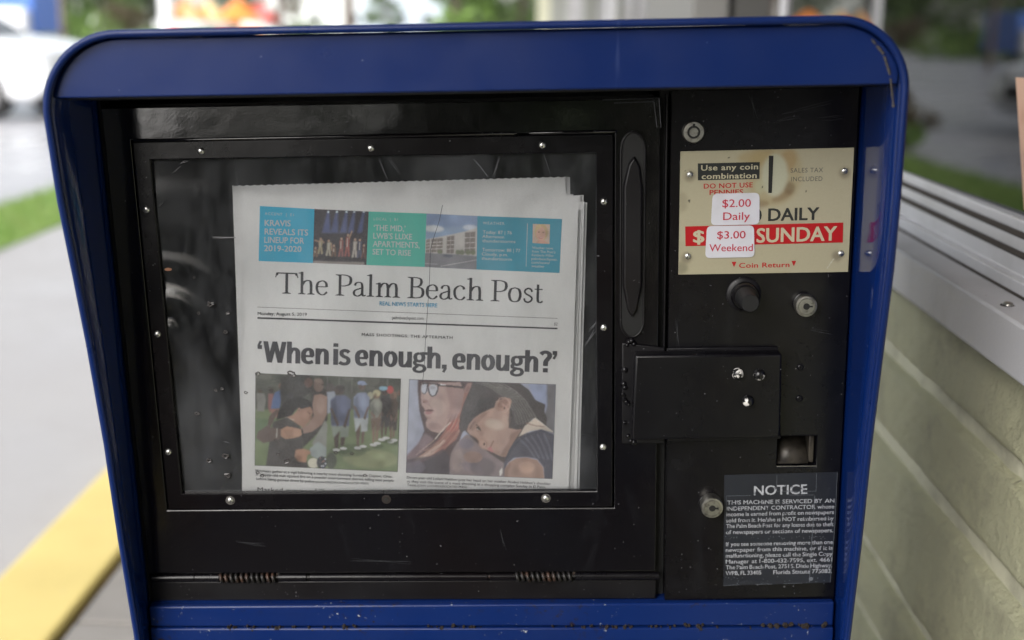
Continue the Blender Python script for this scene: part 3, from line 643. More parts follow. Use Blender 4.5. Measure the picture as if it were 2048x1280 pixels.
# buildings beyond
def house(px, D, w_, h, mat, label, nwin=4):
    x, y = at(px, D); t = empty('building', (x, y, -.14)); tag(t, label, 'building')
    MB().box(x - w_ / 2, x + w_ / 2, y, y + 10, -.14, h).build('wall', mat, t, smooth=0)
    MB().box(x - w_ / 2 - .3, x + w_ / 2 + .3, y - .3, y + 10.3, h + .002, h + .3).build('roof', gpm, t, smooth=0)
    for k in range(nwin):
        xx = x - w_ / 2 + w_ * (k + .5) / nwin; MB().box(xx - .6, xx + .6, y - .04, y - .002, 1.0, 2.2).build('window', carglass.m, t, smooth=0)
wh = Mat('white_stucco', (.74, .75, .76, 1), .7).m; bw = Mat('blue_grey_wall', (.5, .55, .64, 1), .7).m; gy = Mat('grey_wall', (.42, .43, .42, 1), .7).m
house(630, 150, 15, 5, wh, 'white building left of the brown street post', 3); house(800, 130, 9, 7, bw, 'pale blue grey building right of the brown street post', 3)
house(100, 200, 40, 4, gy, 'long grey building behind the distant cars', 8); house(420, 170, 12, 6, gy, 'grey building behind the umbrellas', 4)
hz = MB()  # unseen leafy screen added so the door mirrors something dark
for _ in range(6200):
    x_ = -1.9 + 2.35 * rng.random(); p = np.array([x_, -2.6 + .5 * rng.random(), (1.75 if x_ > -.5 else .80 + .08 * math.sin(x_ * 9)) * rng.random() ** .8]); a_ = rng.normal(0, 1, 3); a_ /= np.linalg.norm(a_); b_2 = np.cross(a_, rng.normal(0, 1, 3)); b_2 /= np.linalg.norm(b_2)
    hz.add([p - a_ * .05, p + b_2 * .03, p + a_ * .05, p - b_2 * .03], [(0, 1, 2, 3)])
tag(hz.build('unseen_hedge', LM[0], smooth=0), 'dark hedge added across the walkway behind the viewer for dark reflections', 'unseen_hedge')
hz = MB()  # second, lower leafy screen added to darken the mirrored kerb side
for _ in range(2600):
    p = np.array([-2.0 + .95 * rng.random(), -2.0 + 1.3 * rng.random(), -.1 + .62 * rng.random() ** .8]); a_ = rng.normal(0, 1, 3); a_ /= np.linalg.norm(a_); b_2 = np.cross(a_, rng.normal(0, 1, 3)); b_2 /= np.linalg.norm(b_2)
    hz.add([p - a_ * .05, p + b_2 * .03, p + a_ * .05, p - b_2 * .03], [(0, 1, 2, 3)])
tag(hz.build('unseen_hedge', LM[0], smooth=0), 'knee high hedge added at the kerb behind the viewer for dark reflections', 'unseen_hedge')
# unseen dark trees added behind the viewer to darken what the enamel mirrors
for k, (x, y, h, r, kd) in enumerate([(1.5, -9, 8, 3, 0), (-1.5, -11, 8, 2.6, 0), (4.5, -12, 9, 3.4, 0)]):
    tree(x, y, h, r, kd, ['dark tree added behind the viewer by the shop', 'dark tree added behind the viewer at the verge', 'tall dark tree added behind the viewer, farthest right'][k], 1600, low=.05)
#PART3
# ================================================================== THE NEWS RACK
rx, ry = float(DOOR.o[0]), float(DOOR.o[1])
rack = empty('newspaper_rack', (rx, ry + .2, 0)); tag(rack, 'blue coin operated newspaper rack with glossy black door and clear window', 'news rack')
DM = DOOR.M
UL, UR, VT = -.340, .287, .243              # cabinet sides and top, metres on the door plane
VB = -.262                                   # lower edge of the black panels
DW = .125                                    # fold depth reference
def part(mb, name, mat, parent=rack, bevel=0, seg=2, smooth=35, solid=0): return mb.build(name, mat, parent, DM, bevel, seg, smooth, solid)
# shroud: one bent sheet, front edge sloping back towards the foot
def wfront(v, side):
    L_ = [(-.9, .018), (-.285, .031), (-.18, .044), (-.095, .051), (-.005, .064), (.055, .0755), (.129, .091), (.19, .096), (.26, .10)]
    R2 = [(-.9, .024), (-.285, .040), (-.178, .060), (-.074, .0745), (0., .090), (.053, .102), (.114, .109), (.19, .112), (.26, .112)]
    a = np.array(L_ if side < 0 else R2); return float(np.interp(v, a[:, 0], a[:, 1]))
def arc(cx, cy, r, a0, a1, n): return [(cx + r * math.cos(math.radians(a0 + (a1 - a0) * k / n)), cy + r * math.sin(math.radians(a0 + (a1 - a0) * k / n))) for k in range(n + 1)]
rl, rr = .060, .050
out = [(UL, v) for v in (-.98, -.7, -.45, -.28, -.18, -.09, 0, .06, .12)] + arc(UL + rl, VT - rl, rl, 180, 90, 14) + [(-.1, VT), (.1, VT)] + arc(UR - rr, VT - rr, rr, 90, 0, 14) + [(UR, v) for v in (.12, .06, 0, -.09, -.18, -.28, -.45, -.7, -.98)]
def wrim(u, v):
    t = min(1, max(0, (u - UL) / (UR - UL))); return wfront(v, -1) * (1 - t) + wfront(v, 1) * t
sh = MB(); n_ = len(out)
rows = []
for k, (u, v) in enumerate(out): rows.append([(u, v, -.40), (u, v, -.2), (u, v, -.02), (u, v, wrim(u, v) * .5), (u, v, wrim(u, v))])
V_ = [p for r in rows for p in r]; Fq = [(k * 5 + j, k * 5 + j + 1, (k + 1) * 5 + j + 1, (k + 1) * 5 + j) for k in range(n_ - 1) for j in range(4)]
sh.add(V_, Fq)
o = part(sh, 'shroud', M['blue_gloss'], smooth=40, solid=.0028)
# rolled hem along the front edge
hem = MB().tube([(u + (.0 if UL < u < UR else 0), v, wrim(u, v) - .0022) for u, v in out], .0030, 10)
part(hem, 'rolled_edge', M['blue'], smooth=60)
# fascia under the top
fa = [p for p in out if p[1] > .197]
ins = [(min(max(u, UL + .0035), UR - .0035), v - (.0035 if v > .2 else 0)) for u, v in fa]
poly = [(UL + .0035, .197)] + ins + [(UR - .0035, .197)]
poly = [(p[0] if abs(p[0] - .0) < 9 else p[0], p[1]) for p in poly][::-1]
z1 = [wrim(*p) - .0075 for p in poly]
part(MB().prism(poly, [z - .003 for z in z1], z1), 'fascia', M['blue'], bevel=.0012, smooth=30)
part(MB().add([(UL + .004, .1972, wfront(.197, -1) - .012), (UR - .004, .1972, wfront(.197, 1) - .012), (UR - .004, .1905, -.004), (UL + .004, .1905, -.004)], [(0, 1, 2, 3)]), 'fascia_return', M['inside'], solid=.002)
# inner wing liners: black fade near the door is the bare shade; seam sealant at the right corner
seam = MB(); 
for (x0, y0), (x1, y1) in (((1742, 78), (1766, 108)), ((1766, 108), (1779, 150)), ((1779, 150), (1786, 215))):
    for k in range(9):
        t0 = k / 9; a_ = uv(x0 + (x1 - x0) * t0, y0 + (y1 - y0) * t0, .103); b_2 = uv(x0 + (x1 - x0) * (t0 + .09), y0 + (y1 - y0) * (t0 + .09), .103)
        if rng.random() < .75: seam.tube([(*a_, .1045), (*b_2, .1045)], .0006 + .0007 * rng.random(), 5)
part(seam, 'seam_sealant', Mat('old_sealant', (.07, .06, .05, 1), .8).m)
# body behind
body = MB(); body.box(UL + .003, UR - .003, -.62, -.2625, -.395, -.004)
part(body, 'cabinet', M['blue'], smooth=0)
part(MB().box(UL + .003, UR - .003, -.2625, .238, -.398, -.392), 'back_panel', M['inside'], smooth=0)
for x in (UL + .05, UR - .05):
    for z in (-.36, -.05): part(MB().box(x - .02, x + .02, -1.0, -.621, z - .02, z + .02), 'leg', M['blue'], bevel=.003)
# lower blue front panel with its rolled lip
a0, a1 = uv(300, 1206), uv(1668, 1191)
lp = MB().prism([(UL + .004, -.60), (UR - .004, -.60), (UR - .004, -.2855), (UL + .004, -.2845)], -.0035, .0085)
part(lp, 'lower_panel', M['blue_worn'], bevel=.0015, smooth=30)
lp = MB().prism([(UL + .004, -.2838), (UR - .004, -.2848), (UR - .004, VB + .0005), (UL + .004, VB - .0015)], -.0035, .0065)
part(lp, 'panel_lip', M['blue_worn'], bevel=.0018, seg=3, smooth=30)
rustb = MB()
for k in range(170):
    u = UL + .01 + (UR - UL - .02) * rng.random(); cl = mn.noise(Vector((u * 22, 3.3, 1)))
    if cl < -.1: continue
    v = -.2843 + rng.normal(0, .0010); s = .0004 + .0011 * rng.random() * (1 + 2.2 * max(0, cl) * (2 if u > .15 else 1))
    rustb.lathe(u, v, [(s, .0060), (s * .6, .0088)], 6)
part(rustb, 'rust_crumbs', M['rust'], smooth=0)['kind'] = 'stuff'
# side closing strips left of the door and right of the coin panel
VD = .1835                                   # top of door
part(MB().box(UL + .0025, -.3352, VB, .19, -.02, -.0015), 'side_strip', M['black_dull'], smooth=0)
UG = .12857
# ---- door: ring around the window opening
FO = (-.3112, .0856, -.1710, .1558)          # frame outer
FI = (-.2976, .0716, -.1562, .1407)          # frame inner
door = MB()
vb = uv(700, 1146)[1]
def ring(mb, o4, i4, z0, z1):
    o0, o1, o2, o3 = o4; i0, i1, i2, i3 = i4
    A = [(o0, o2), (o1, o2), (o1, o3), (o0, o3)]; B = [(i0, i2), (i1, i2), (i1, i3), (i0, i3)]
    v = [(*p, z1) for p in A] + [(*p, z1) for p in B] + [(*p, z0) for p in A] + [(*p, z0) for p in B]; f = []
    for k in range(4):
        j = (k + 1) % 4; f += [(k, j, 4 + j, 4 + k), (8 + j, 8 + k, 12 + k, 12 + j), (k, 8 + k, 8 + j, j), (4 + k, 4 + j, 12 + j, 12 + k)]
    return mb.add(v, f)
DO = (-.3345, UG - .0045, vb, VD)
ring(door, DO, (FO[0] - .0016, FO[1] + .0016, FO[2] - .0012, FO[3] + .0016), -.016, 0)
part(door, 'door', M['black_gloss'], bevel=.0008, seg=2, smooth=30)
dr = rack
part(ring(MB(), FO, FI, -.0065, .0008), 'window_frame', M['black'], bevel=.0009, seg=2, smooth=30)
# raised bead hugging the top and right of the frame, broken near the middle
for x0, x1 in ((268, 1032), (1060, 1232)):
    a_, b_2 = uv(x0, 281 - (x0 - 268) * .019), uv(x1, 281 - (x1 - 268) * .019)
    mb = MB().tube([(*a_, -.001), (a_[0] + .003, a_[1], .0012), (b_2[0] - .003, b_2[1], .0012), (*b_2, -.001)], .0014, 8); part(mb, 'pressed_bead', M['black_gloss'], smooth=60)
# rivets round the window
rp = [(402, 302), (742, 296), (1085, 290), (293, 419), (315, 668), (337, 904), (1208, 403), (1208, 655), (1206, 894), (461, 1000), (1092, 996)]
proto = None
def rivet(px, py, r=.0030, h=.0021, w=.0008, name='rivet', mat=None):
    u, v = uv(px, py, w); pr = [(r * 1.0, 0), (r * .97, h * .3), (r * .82, h * .65), (r * .5, h * .92), (r * .15, h)]
    return MB().lathe(u, v, [(a_, w + b_2) for a_, b_2 in pr], 16).build(name, mat or M['steel'], rack, DM, smooth=70)
for p in rp: rivet(*p)
u, v = uv(773, 998); 
part(MB().lathe(u, v, [(.0042, .0008), (.0038, .0011)], 16), 'rust_ring', M['rust']); part(MB().lathe(u, v, [(.0019, .0011), (.0017, .0015)], 12), 'empty_rivet_hole', M['slot'])
for p in ((461, 1000), (1092, 996)):
    u, v = uv(*p); part(MB().lathe(u, v, [(.0042, .0008), (.0040, .00095)], 20), 'rivet_stain', Mat('rivet_stain', (.07, .065, .06, 1), .7).m if 'rs' not in M else M['rs'])
# ---- clear plastic window, buckled at the left side
pm = bpy.data.materials.new('scratched_clear_plastic'); pm.use_nodes = True; n2, l2 = pm.node_tree.nodes, pm.node_tree.links; n2.clear()
mo = n2.new('ShaderNodeOutputMaterial'); tr = n2.new('ShaderNodeBsdfTransparent'); tr.inputs[0].default_value = (1, 1, 1, 1)
g_ = n2.new('ShaderNodeBsdfGlossy'); g_.inputs['Roughness'].default_value = .13; df = n2.new('ShaderNodeBsdfDiffuse'); df.inputs[0].default_value = (.55, .57, .62, 1)
fr = n2.new('ShaderNodeFresnel'); fr.inputs[0].default_value = 1.58; mx = n2.new('ShaderNodeMixShader'); mx2 = n2.new('ShaderNodeMixShader')
tc = n2.new('ShaderNodeTexCoord'); mp = n2.new('ShaderNodeMapping'); mp.inputs['Scale'].default_value = (1, .35, 1); mp.inputs['Rotation'].default_value = (0, 0, .5)
ns = n2.new('ShaderNodeTexNoise'); ns.inputs['Scale'].default_value = 55; ns.inputs['Detail'].default_value = 6; ns.inputs['Roughness'].default_value = .7
mr = n2.new('ShaderNodeMapRange'); mr.inputs[1].default_value = .42; mr.inputs[2].default_value = .85; mr.inputs[3].default_value = .014; mr.inputs[4].default_value = .085
l2.new(tc.outputs['Object'], mp.inputs[0]); l2.new(mp.outputs[0], ns.inputs['Vector']); l2.new(ns.outputs['Fac'], mr.inputs[0])
nh = n2.new('ShaderNodeTexNoise'); nh.inputs['Scale'].default_value = 11; nh.inputs['Detail'].default_value = 3
mh = n2.new('ShaderNodeMapRange'); mh.inputs[1].default_value = .45; mh.inputs[2].default_value = .78; mh.inputs[3].default_value = 0; mh.inputs[4].default_value = .07  # second pale haze layer, put in for broad soft reflections
ad = n2.new('ShaderNodeMath'); ad.operation = 'ADD'; l2.new(mp.outputs[0], nh.inputs['Vector']); l2.new(nh.outputs['Fac'], mh.inputs[0]); l2.new(mr.outputs[0], ad.inputs[0]); l2.new(mh.outputs[0], ad.inputs[1])
bu = n2.new('ShaderNodeBump'); bu.inputs['Distance'].default_value = .0025; nb = n2.new('ShaderNodeTexNoise'); nb.inputs['Scale'].default_value = 9; nb.inputs['Detail'].default_value = 1.5
l2.new(tc.outputs['Object'], nb.inputs['Vector']); l2.new(nb.outputs['Fac'], bu.inputs['Height']); l2.new(bu.outputs[0], g_.inputs['Normal']); l2.new(bu.outputs[0], fr.inputs['Normal'])
l2.new(fr.outputs[0], mx.inputs[0]); l2.new(tr.outputs[0], mx.inputs[1]); l2.new(g_.outputs[0], mx.inputs[2])
l2.new(ad.outputs[0], mx2.inputs[0]); l2.new(mx.outputs[0], mx2.inputs[1]); l2.new(df.outputs[0], mx2.inputs[2]); l2.new(mx2.outputs[0], mo.inputs[0])
pu, pv = uv(330, 668); qu, qv = uv(330, 600)
def pz(i, j):
    u = FI[0] - .001 + (FI[1] - FI[0] + .002) * i; v = FI[2] - .001 + (FI[3] - FI[2] + .002) * j
    e = min(i, 1 - i, j, 1 - j); z = -.0045
    d = math.hypot(u - pu, (v - pv)); th = math.atan2(v - pv, u - pu)
    fall = math.exp(-(d / .055) ** 2)
    ang = max(0, math.sin(th * .9 + .25)) if -.3 < th < 2.6 else 0
    z += .0011 * ang * math.cos(2 * math.pi * d / .031) * math.exp(-(d / .075) ** 2) * min(1, d / .012)
    z += .0022 * math.exp(-(d / .028) ** 2)
    d3 = math.hypot(u - qu, (v - uv(350, 440)[1]) * .7); z += .0012 * math.exp(-(d3 / .02) ** 2)
    for (px, py, a_, wdt) in ((770, 300, .0012, .02), (955, 300, .0012, .02), (640, 300, .001, .015), (1085, 300, -.001, .02), (1195, 655, -.0015, .025)):
        c = uv(px, py); dd = abs(u - c[0]) / wdt + abs(v - c[1]) / (wdt * 2.2); z += a_ * math.exp(-dd * dd)
    z += .0008 * mn.noise(Vector((u * 14, v * 10, 4))) * min(1, e * 10)
    return (u, v, z)
part(MB().grid(190, 150, pz), 'window_sheet', pm, smooth=180)
# scratches, burns and a long crack on the plastic
scr = MB()
def sline(p, q, r=.00008, w=-.0022):
    a_, b_2 = uv(*p, w), uv(*q, w); m = ((a_[0] + b_2[0]) / 2 + rng.normal(0, .0004), (a_[1] + b_2[1]) / 2)
    scr.tube([(*a_, w), (*m, w), (*b_2, w)], [r * .4, r, r * .4], 5)
for (x0, y0, x1, y1, n, r) in ((428, 477, 470, 475, 4, .0003), (345, 345, 362, 334, 2, .00025), (360, 328, 374, 320, 2, .00025), (313, 415, 326, 402, 2, .00025), (759, 318, 775, 358, 4, .00012), (780, 318, 800, 350, 3, .00012),
                               (948, 318, 975, 352, 3, .0003), (1000, 315, 985, 355, 4, .0001), (1085, 300, 1100, 350, 2, .00012), (1180, 660, 1194, 640, 5, .0002), (444, 883, 458, 884, 2, .0002), (1170, 690, 1190, 660, 4, .0002)):
    for _ in range(n): sline((x0 + rng.normal(0, 2), y0 + rng.normal(0, 2)), (x1 + rng.normal(0, 2), y1 + rng.normal(0, 2)), r)
part(scr, 'scratches', Mat('scratch_white', (.10, .10, .11, 1), .4).m)['kind'] = 'stuff'
bn = MB()
for (x, y, s) in ((421, 608, 7), (397, 626, 4), (456, 626, 4), (451, 664, 5), (452, 912, 7), (418, 921, 6), (395, 827, 5), (455, 950, 7), (432, 780, 4), (444, 777, 4), (574, 922, 7), (557, 908, 4), (584, 747, 8), (516, 747, 5), (551, 880, 3), (672, 905, 5), (704, 907, 4), (492, 785, 4), (516, 945, 4), (524, 951, 5), (645, 1000, 3), (388, 555, 3), (730, 950, 4)):
    u, v = uv(x, y, -.003); r = s / 2350; n = 12; jit = [1 + .25 * rng.normal() for _ in range(n)]
    bn.tube([(u + r * .8 * jit[k] * math.cos(6.283 * k / n), v + r * .55 * jit[k] * math.sin(6.283 * k / n), -.0026) for k in range(n)], r * .22, 5, closed=True)
part(bn, 'burn_marks', Mat('melted_plastic', (.06, .055, .055, 1), .25).m)['kind'] = 'stuff'
for x, y in ((336, 539), ):
    u, v = uv(x, y, -.002); part(MB().prism([(u + .0032 * math.cos(t), v + .0014 * math.sin(t)) for t in np.linspace(0, 6.0, 12)], -.0028, -.0022), 'rust_flake', Mat('rust_flake', (.25, .12, .07, 1), .7).m)
crack = [(885, 410), (879, 440), (866, 480), (861, 500), (859, 560), (855, 620), (851, 680), (848, 740), (845, 765)]
part(MB().tube([(*uv(x, y, -.003), -.0028) for x, y in crack], .00022, 5), 'crack_line', Mat('crack_dark', (.03, .035, .045, 1), .4).m, smooth=60)
# ---- inside of the door compartment
ins_ = MB(); ins_.box(-.334, .120, -.25, .185, -.390, -.386); ins_.box(-.334, -.330, -.25, .185, -.386, -.018); ins_.box(.116, .120, -.25, .185, -.386, -.018); ins_.box(-.330, .116, .181, .185, -.386, -.018)
ins_.box(-.330, .116, -.25, -.243, -.386, -.018)
part(ins_, 'inner_lining', M['inside'], smooth=0)
# ---- coin panel and the dark gap beside it
part(MB().box(UG - .0035, UG + .0035, VB, .19, -.03, -.012), 'gap_channel', M['slot'], smooth=0)
part(MB().box(UG + .0002, UG + .0018, -.075, .186, -.012, -.003), 'weather_strip', M['black_dull'], bevel=.0004)
cpn = MB(); cr_ = (uv(1555, 872), uv(1632, 932))
cu0, cu1, cv0, cv1 = cr_[0][0], cr_[1][0], cr_[1][1], cr_[0][1]
PO = (UG + .0040, UR - .0032, VB, .1905)
ring(cpn, PO, (cu0, cu1, cv0, cv1), -.014, .001)
part(cpn, 'coin_panel', M['black'], bevel=.0012, seg=2, smooth=30)
# coin return cup
part(MB().box(cu0 - .002, cu1 + .002, cv0 - .002, cv1 + .002, -.032, -.029), 'cup_back', M['black_dull'], smooth=0)
cm = Mat('worn_cup_metal', (.012, .010, .009, 1), .4, .3); cm.mix(cm.ramp(cm.noise(60, 4), .4, .6), (.06, .052, .042, 1))
part(MB().add([(cu0, cv0 + .001, -.004), (cu1 - .006, cv0 + .001, -.004), (cu1 - .006, cv1 - .004, -.026), (cu0, cv1 - .004, -.026)], [(0, 1, 2, 3)]), 'return_flap', cm.m, solid=.001)
part(MB().box(cu1 - .0055, cu1 - .001, cv0 + .001, cv1 - .002, -.028, -.006), 'cup_hinge', cm.m, bevel=.0008)
part(MB().tube([(cu0, cv0 + .0004, .001), (cu1, cv0 + .0004, .001)], .0004, 5), 'cup_edge', M['lock'])
# ---- lower strip under the hinge, hinge rod and springs
hy0, hy1 = uv(300, 1156), uv(1322, 1152)
part(MB().box(-.3352, UG - .0035, VB, vb - .009, -.016, -.002), 'sill_strip', M['black_dull'], bevel=.001)
hv = (hy0[1] + hy1[1]) / 2 - .0005; hx = lambda x: uv(x, 1155)[0]
part(MB().box(-.3352, UG - .0035, vb - .009, vb - .0005, -.014, -.010), 'hinge_gap', M['slot'], smooth=0)
for x0, x1 in ((303, 388), (390, 438), (557, 612), (620, 975), (980, 1030), (1150, 1318)):
    part(MB().tube([(hx(x0), hv, -.0015), (hx(x1), hv, -.0015)], .0034, 14), 'hinge_knuckle', M['black'], smooth=50)
part(MB().tube([(hx(305), hv, -.0015), (hx(1315), hv, -.0015)], .0018, 10), 'hinge_pin', M['spring'], smooth=50)
for x0, x1 in ((441, 556), (1033, 1148)):
    a_, b_2 = hx(x0), hx(x1); N = 11; pts = [(a_ + (b_2 - a_) * t / (N * 14), hv + .0034 * math.cos(2 * math.pi * t / 14), -.0005 + .0034 * math.sin(2 * math.pi * t / 14)) for t in range(N * 14 + 1)]
    part(MB().tube(pts, .00155, 7), 'hinge_spring', M['spring'], smooth=70)
# ---- pull handle: pressed recess with a tongue
hu, hv0 = uv(1266, 300); hv1 = uv(1266, 640)[1]
def capsule(cx, y0, y1, r, n=10, sq=1.0):
    return [(cx + r * math.cos(math.pi + math.pi * k / n), y0 + r * sq * math.sin(math.pi + math.pi * k / n)) for k in range(n + 1)] + [(cx + r * math.cos(math.pi * k / n), y1 + r * sq * math.sin(math.pi * k / n)) for k in range(n + 1)]
hc = capsule(hu, hv1, hv0, .0098, 10, 1.5)
part(MB().tube([(*p, .0006) for p in hc], .0010, 8, closed=True), 'handle_rim', M['black_dull'], smooth=70)
part(MB().prism(capsule(hu, hv1, hv0, .0095, 10, 1.5), .0002, .0006), 'handle_recess', M['rubber'], smooth=0)
tg = [(hu - .0085, hv0 - .028), (hu - .004, hv0 - .010), (hu + .001, hv0 - .004), (hu + .006, hv0 - .012), (hu + .0085, hv0 - .03), (hu + .0085, hv1 + .03), (hu + .004, hv1 + .008), (hu, hv1 + .002), (hu - .004, hv1 + .008), (hu - .0085, hv1 + .03)][::-1]
part(MB().prism(tg, .001, .005, [(hu + (p[0] - hu) * .82, p[1] * .97 + (hv0 + hv1) / 2 * .03) for p in tg]), 'handle_tongue', M['black_dull'], bevel=.001, smooth=40)
# ---- latch box across the gap, with bolts and weld
q = [uv(*p, .016) for p in ((1270, 710), (1564, 707), (1560.5, 874.5), (1264, 880.5))]
lb = MB().prism([q[3], q[2], q[1], q[0]], .0025, .017); part(lb, 'latch_cover', M['black'], bevel=.0022, seg=3, smooth=30)
q2 = [uv(*p, .003) for p in ((1246, 688), (1556, 694), (1556, 700), (1556, 890), (1246, 892))]
part(MB().prism([uv(1244, 888, .003), uv(1330, 888, .003), uv(1330, 696, .003), uv(1244, 686, .003)], .0003, .0026), 'latch_flange', M['black_dull'], bevel=.001, smooth=30)
part(MB().prism([uv(1334, 884, .003), uv(1562, 878, .003), uv(1556, 694, .003), uv(1334, 697, .003)], .0012, .0030), 'latch_base', M['black_dull'], bevel=.0006, smooth=30)
wd_ = MB()
for x, y in ((1258, 684), (1263, 682), (1268, 688), (1254, 690), (1248, 768), (1250, 775), (1247, 790), (1250, 800), (1255, 806), (1256, 872), (1262, 882), (1268, 885), (1250, 740), (1249, 845)):
    u, v = uv(x, y, .003)
    wd_.lathe(u, v, [(.0020 + .0012 * rng.random(), .0022), (.0014, .0042 + .001 * rng.random()), (.0005, .0048)], 8)
part(wd_, 'weld_bead', M['black'], smooth=80)
for (x, y) in ((1476, 748.5), (1519, 750), (1497, 803)):
    u, v = uv(x, y, .019); part(MB().lathe(u, v, [(.0050, .0168), (.0049, .0190), (.0040, .0212), (.0022, .0224), (.0006, .0227)], 20), 'bolt', M['bolt'], smooth=60)
for (x, y) in ((1601, 735), (1599, 797.5)):
    u, v = uv(x, y, .002); o = part(MB().lathe(u, v, [(.0030, .0010), (.0029, .0020), (.0022, .0028), (.0012, .0028), (.0010, .0018)], 16), 'screw', M['black'], smooth=50)
# ---- locks
u, v = uv(1387, 264, .003)
part(MB().lathe(u, v, [(.0092, .001), (.0092, .0032), (.0082, .0046), (.0055, .0048)], 32), 'tubular_lock', M['lock'], smooth=40)
part(MB().lathe(u, v, [(.0053, .0049), (.0052, .0052)], 24), 'key_ring_slot', M['slot'])
part(MB().lathe(u, v, [(.0036, .0050), (.0035, .0057)], 24), 'lock_core', M['lock'])
part(MB().box(u - .0010, u + .0010, v + .0040, v + .0068, .0049, .0054), 'key_notch', M['slot'], smooth=0)
def camlock(bx, by, fx, fy, rpx, h):
    b_2 = uv(bx, by, .001); f_ = uv(fx, fy, h); r = rpx / 2350 * .985
    part(MB().lathe(*b_2, [(r * 1.06, .001), (r * 1.06, .0022), (r, .0026)], 32), 'lock_collar', M['black'], smooth=40)
    part(MB().lathe(*f_, [(r * .97, .001), (r, h * .6), (r, h * .9), (r * .94, h), (r * .78, h + .0002), (r * .76, h - .0006), (r * .72, h - .0006), (r * .70, h + .0003), (r * .3, h + .0004)], 36), 'cam_lock', M['lock'], smooth=40)
    part(MB().lathe(*f_, [(r * .30, h + .0005), (r * .28, h + .0008)], 20), 'keyway', M['slot']); part(MB().box(f_[0] - r * .05, f_[0] + r * .55, f_[1] - r * .06, f_[1] + r * .08, h + .0006, h + .0011), 'key_slot', M['slot'], smooth=0)
camlock(1609, 607, 1613, 613, 22, .011); camlock(1419, 1009, 1424.5, 1016.5, 23, .013)
# ---- coin return plunger
u, v = uv(1487, 588, .001)
part(MB().lathe(u, v, [(.0145, .001), (.0145, .003), (.0125, .0045)], 32), 'plunger_collar', M['black_dull'], smooth=40)
part(MB().lathe(u, v, [(.0115, .0046), (.0115, .012), (.0105, .0135)], 32), 'plunger_sleeve', M['black'], smooth=40)
part(MB().lathe(u, v, [(.0092, .0136), (.0092, .021), (.0080, .0225), (.0078, .034), (.0068, .0355)], 28), 'plunger_knob', M['rubber'], smooth=40)

# ---------------------------------------------------------------- price plate
PQ = [uv(*p, .002) for p in ((1361, 303), (1708, 295.4), (1695.8, 543.5), (1356.9, 549))]
Z = lambda x, y: (1340 + x / 3.555, 220 + y / 3.555)
part(MB().prism([PQ[3], PQ[2], PQ[1], PQ[0]], .0011, .0022), 'price_plate', M['plate_cream'], smooth=0)
c = Canvas(174, 124, (214, 206, 176)); T = lambda x, y: ((x - 68) / 1232, (y - 283 + (x - 68) * .02) / 880)
c.ell(.5, .9, .6, .3, (206, 198, 166), .5, 10); c.ell(*T(740, 440), .16, .26, (196, 170, 105), .35, 12); c.ell(*T(640, 330), .13, .06, (200, 172, 110), .5, 8)
c.ell(*T(830, 360), .05, .1, (190, 150, 90), .5, 6, .2); c.ell(*T(850, 540), .035, .05, (120, 90, 60), .6, 5); c.ell(*T(800, 600), .07, .03, (140, 105, 70), .5, 6, -.6); c.ell(*T(640, 650), .06, .03, (150, 120, 80), .6, 6)
c.ell(*T(745, 450), .075, .17, (222, 222, 196), .95, 5); c.ell(*T(640, 530), .03, .06, (215, 215, 180), .7, 5)
for x, y in ((140, 458), (1240, 433), (126, 1038), (1215, 1020)): c.ell(*T(x, y), .032, .045, (110, 95, 80), .55, 5)
for x, y, r in ((140, 632, .006), (660, 537, .005), (972, 563, .005), (415, 328, .004), (105, 420, .004)): c.ell(*T(x, y), r, r * 1.6, (30, 28, 25), .9, 0)
c.ell(*T(90, 1110), .04, .05, (150, 145, 120), .7, 5); c.ell(*T(90, 640), .03, .08, (180, 172, 145), .6, 6)
c.line(T(1145, 1110), T(1190, 1040), .006, (235, 230, 210), .8, 0); c.noise(.015); c.a *= .50
c.place('plate_face', [PQ[0], PQ[1], PQ[2], PQ[3]], .00235, rack, DOOR, M['plate'])
WP = .0025
def pq(pts): return [uv(*Z(*p), WP) for p in pts]
def label_quad(name, pts, mat, w=WP): part(MB().prism(pq(pts)[::-1], w, w + .00012), name, mat, smooth=0)
label_quad('black_label', ((198, 380), (638, 370), (636, 490), (198, 500)), M['plate_black']); label_quad('red_band', ((108, 828), (1232, 800), (1228, 942), (110, 968)), M['plate_red'])
def wr(name, mat, items, w, par=rack, pl=DOOR, conv=Z, sc=3.555):
    mb = MB()
    for it in items:
        s, a_, b_2, cap = it[:4]; off = it[4] if len(it) > 4 else 0; sp = it[5] if len(it) > 5 else 1
        write(mb, pl, s, conv(*a_), conv(*b_2), cap / sc, w, off, sp)
    return mb.build(name, mat, par, pl.M, smooth=0)
wr('label_lettering', M['plate_cream'], [('Use any coin', (218, 428), (622, 418), 38, .022, 1.08), ('combination', (222, 488), (612, 480), 38, .022, 1.05)], WP + .0002)
wr('dollar_sign', M['plate_cream'], [('$', (160, 938), (242, 936), 84, .03)], WP + .0002); wr('sunday_lettering', M['plate_cream'], [('SUNDAY', (610, 938), (1180, 922), 98, .03)], WP + .0002)
wr('red_lettering', M['plate_red'], [('DO NOT USE', (237, 556), (585, 546), 34, .022, 1.05), ('PENNIES.', (278, 601), (530, 595), 34, .022)], WP)
wr('coin_return_lettering', M['plate_red'], [('Coin Return', (487, 1118), (845, 1112), 34, .02, 1.05)], WP)
wr('black_lettering', M['plate_black'], [('DAILY', (693, 785), (1055, 776), 86, .03), ('0', (575, 790), (648, 788), 88, .03)], WP)
wr('grey_lettering', M['plate_grey'], [('SALES TAX', (853, 443), (1083, 439), 32, -.003, 1.1), ('INCLUDED', (858, 505), (1078, 501), 32, -.003, 1.1)], WP)
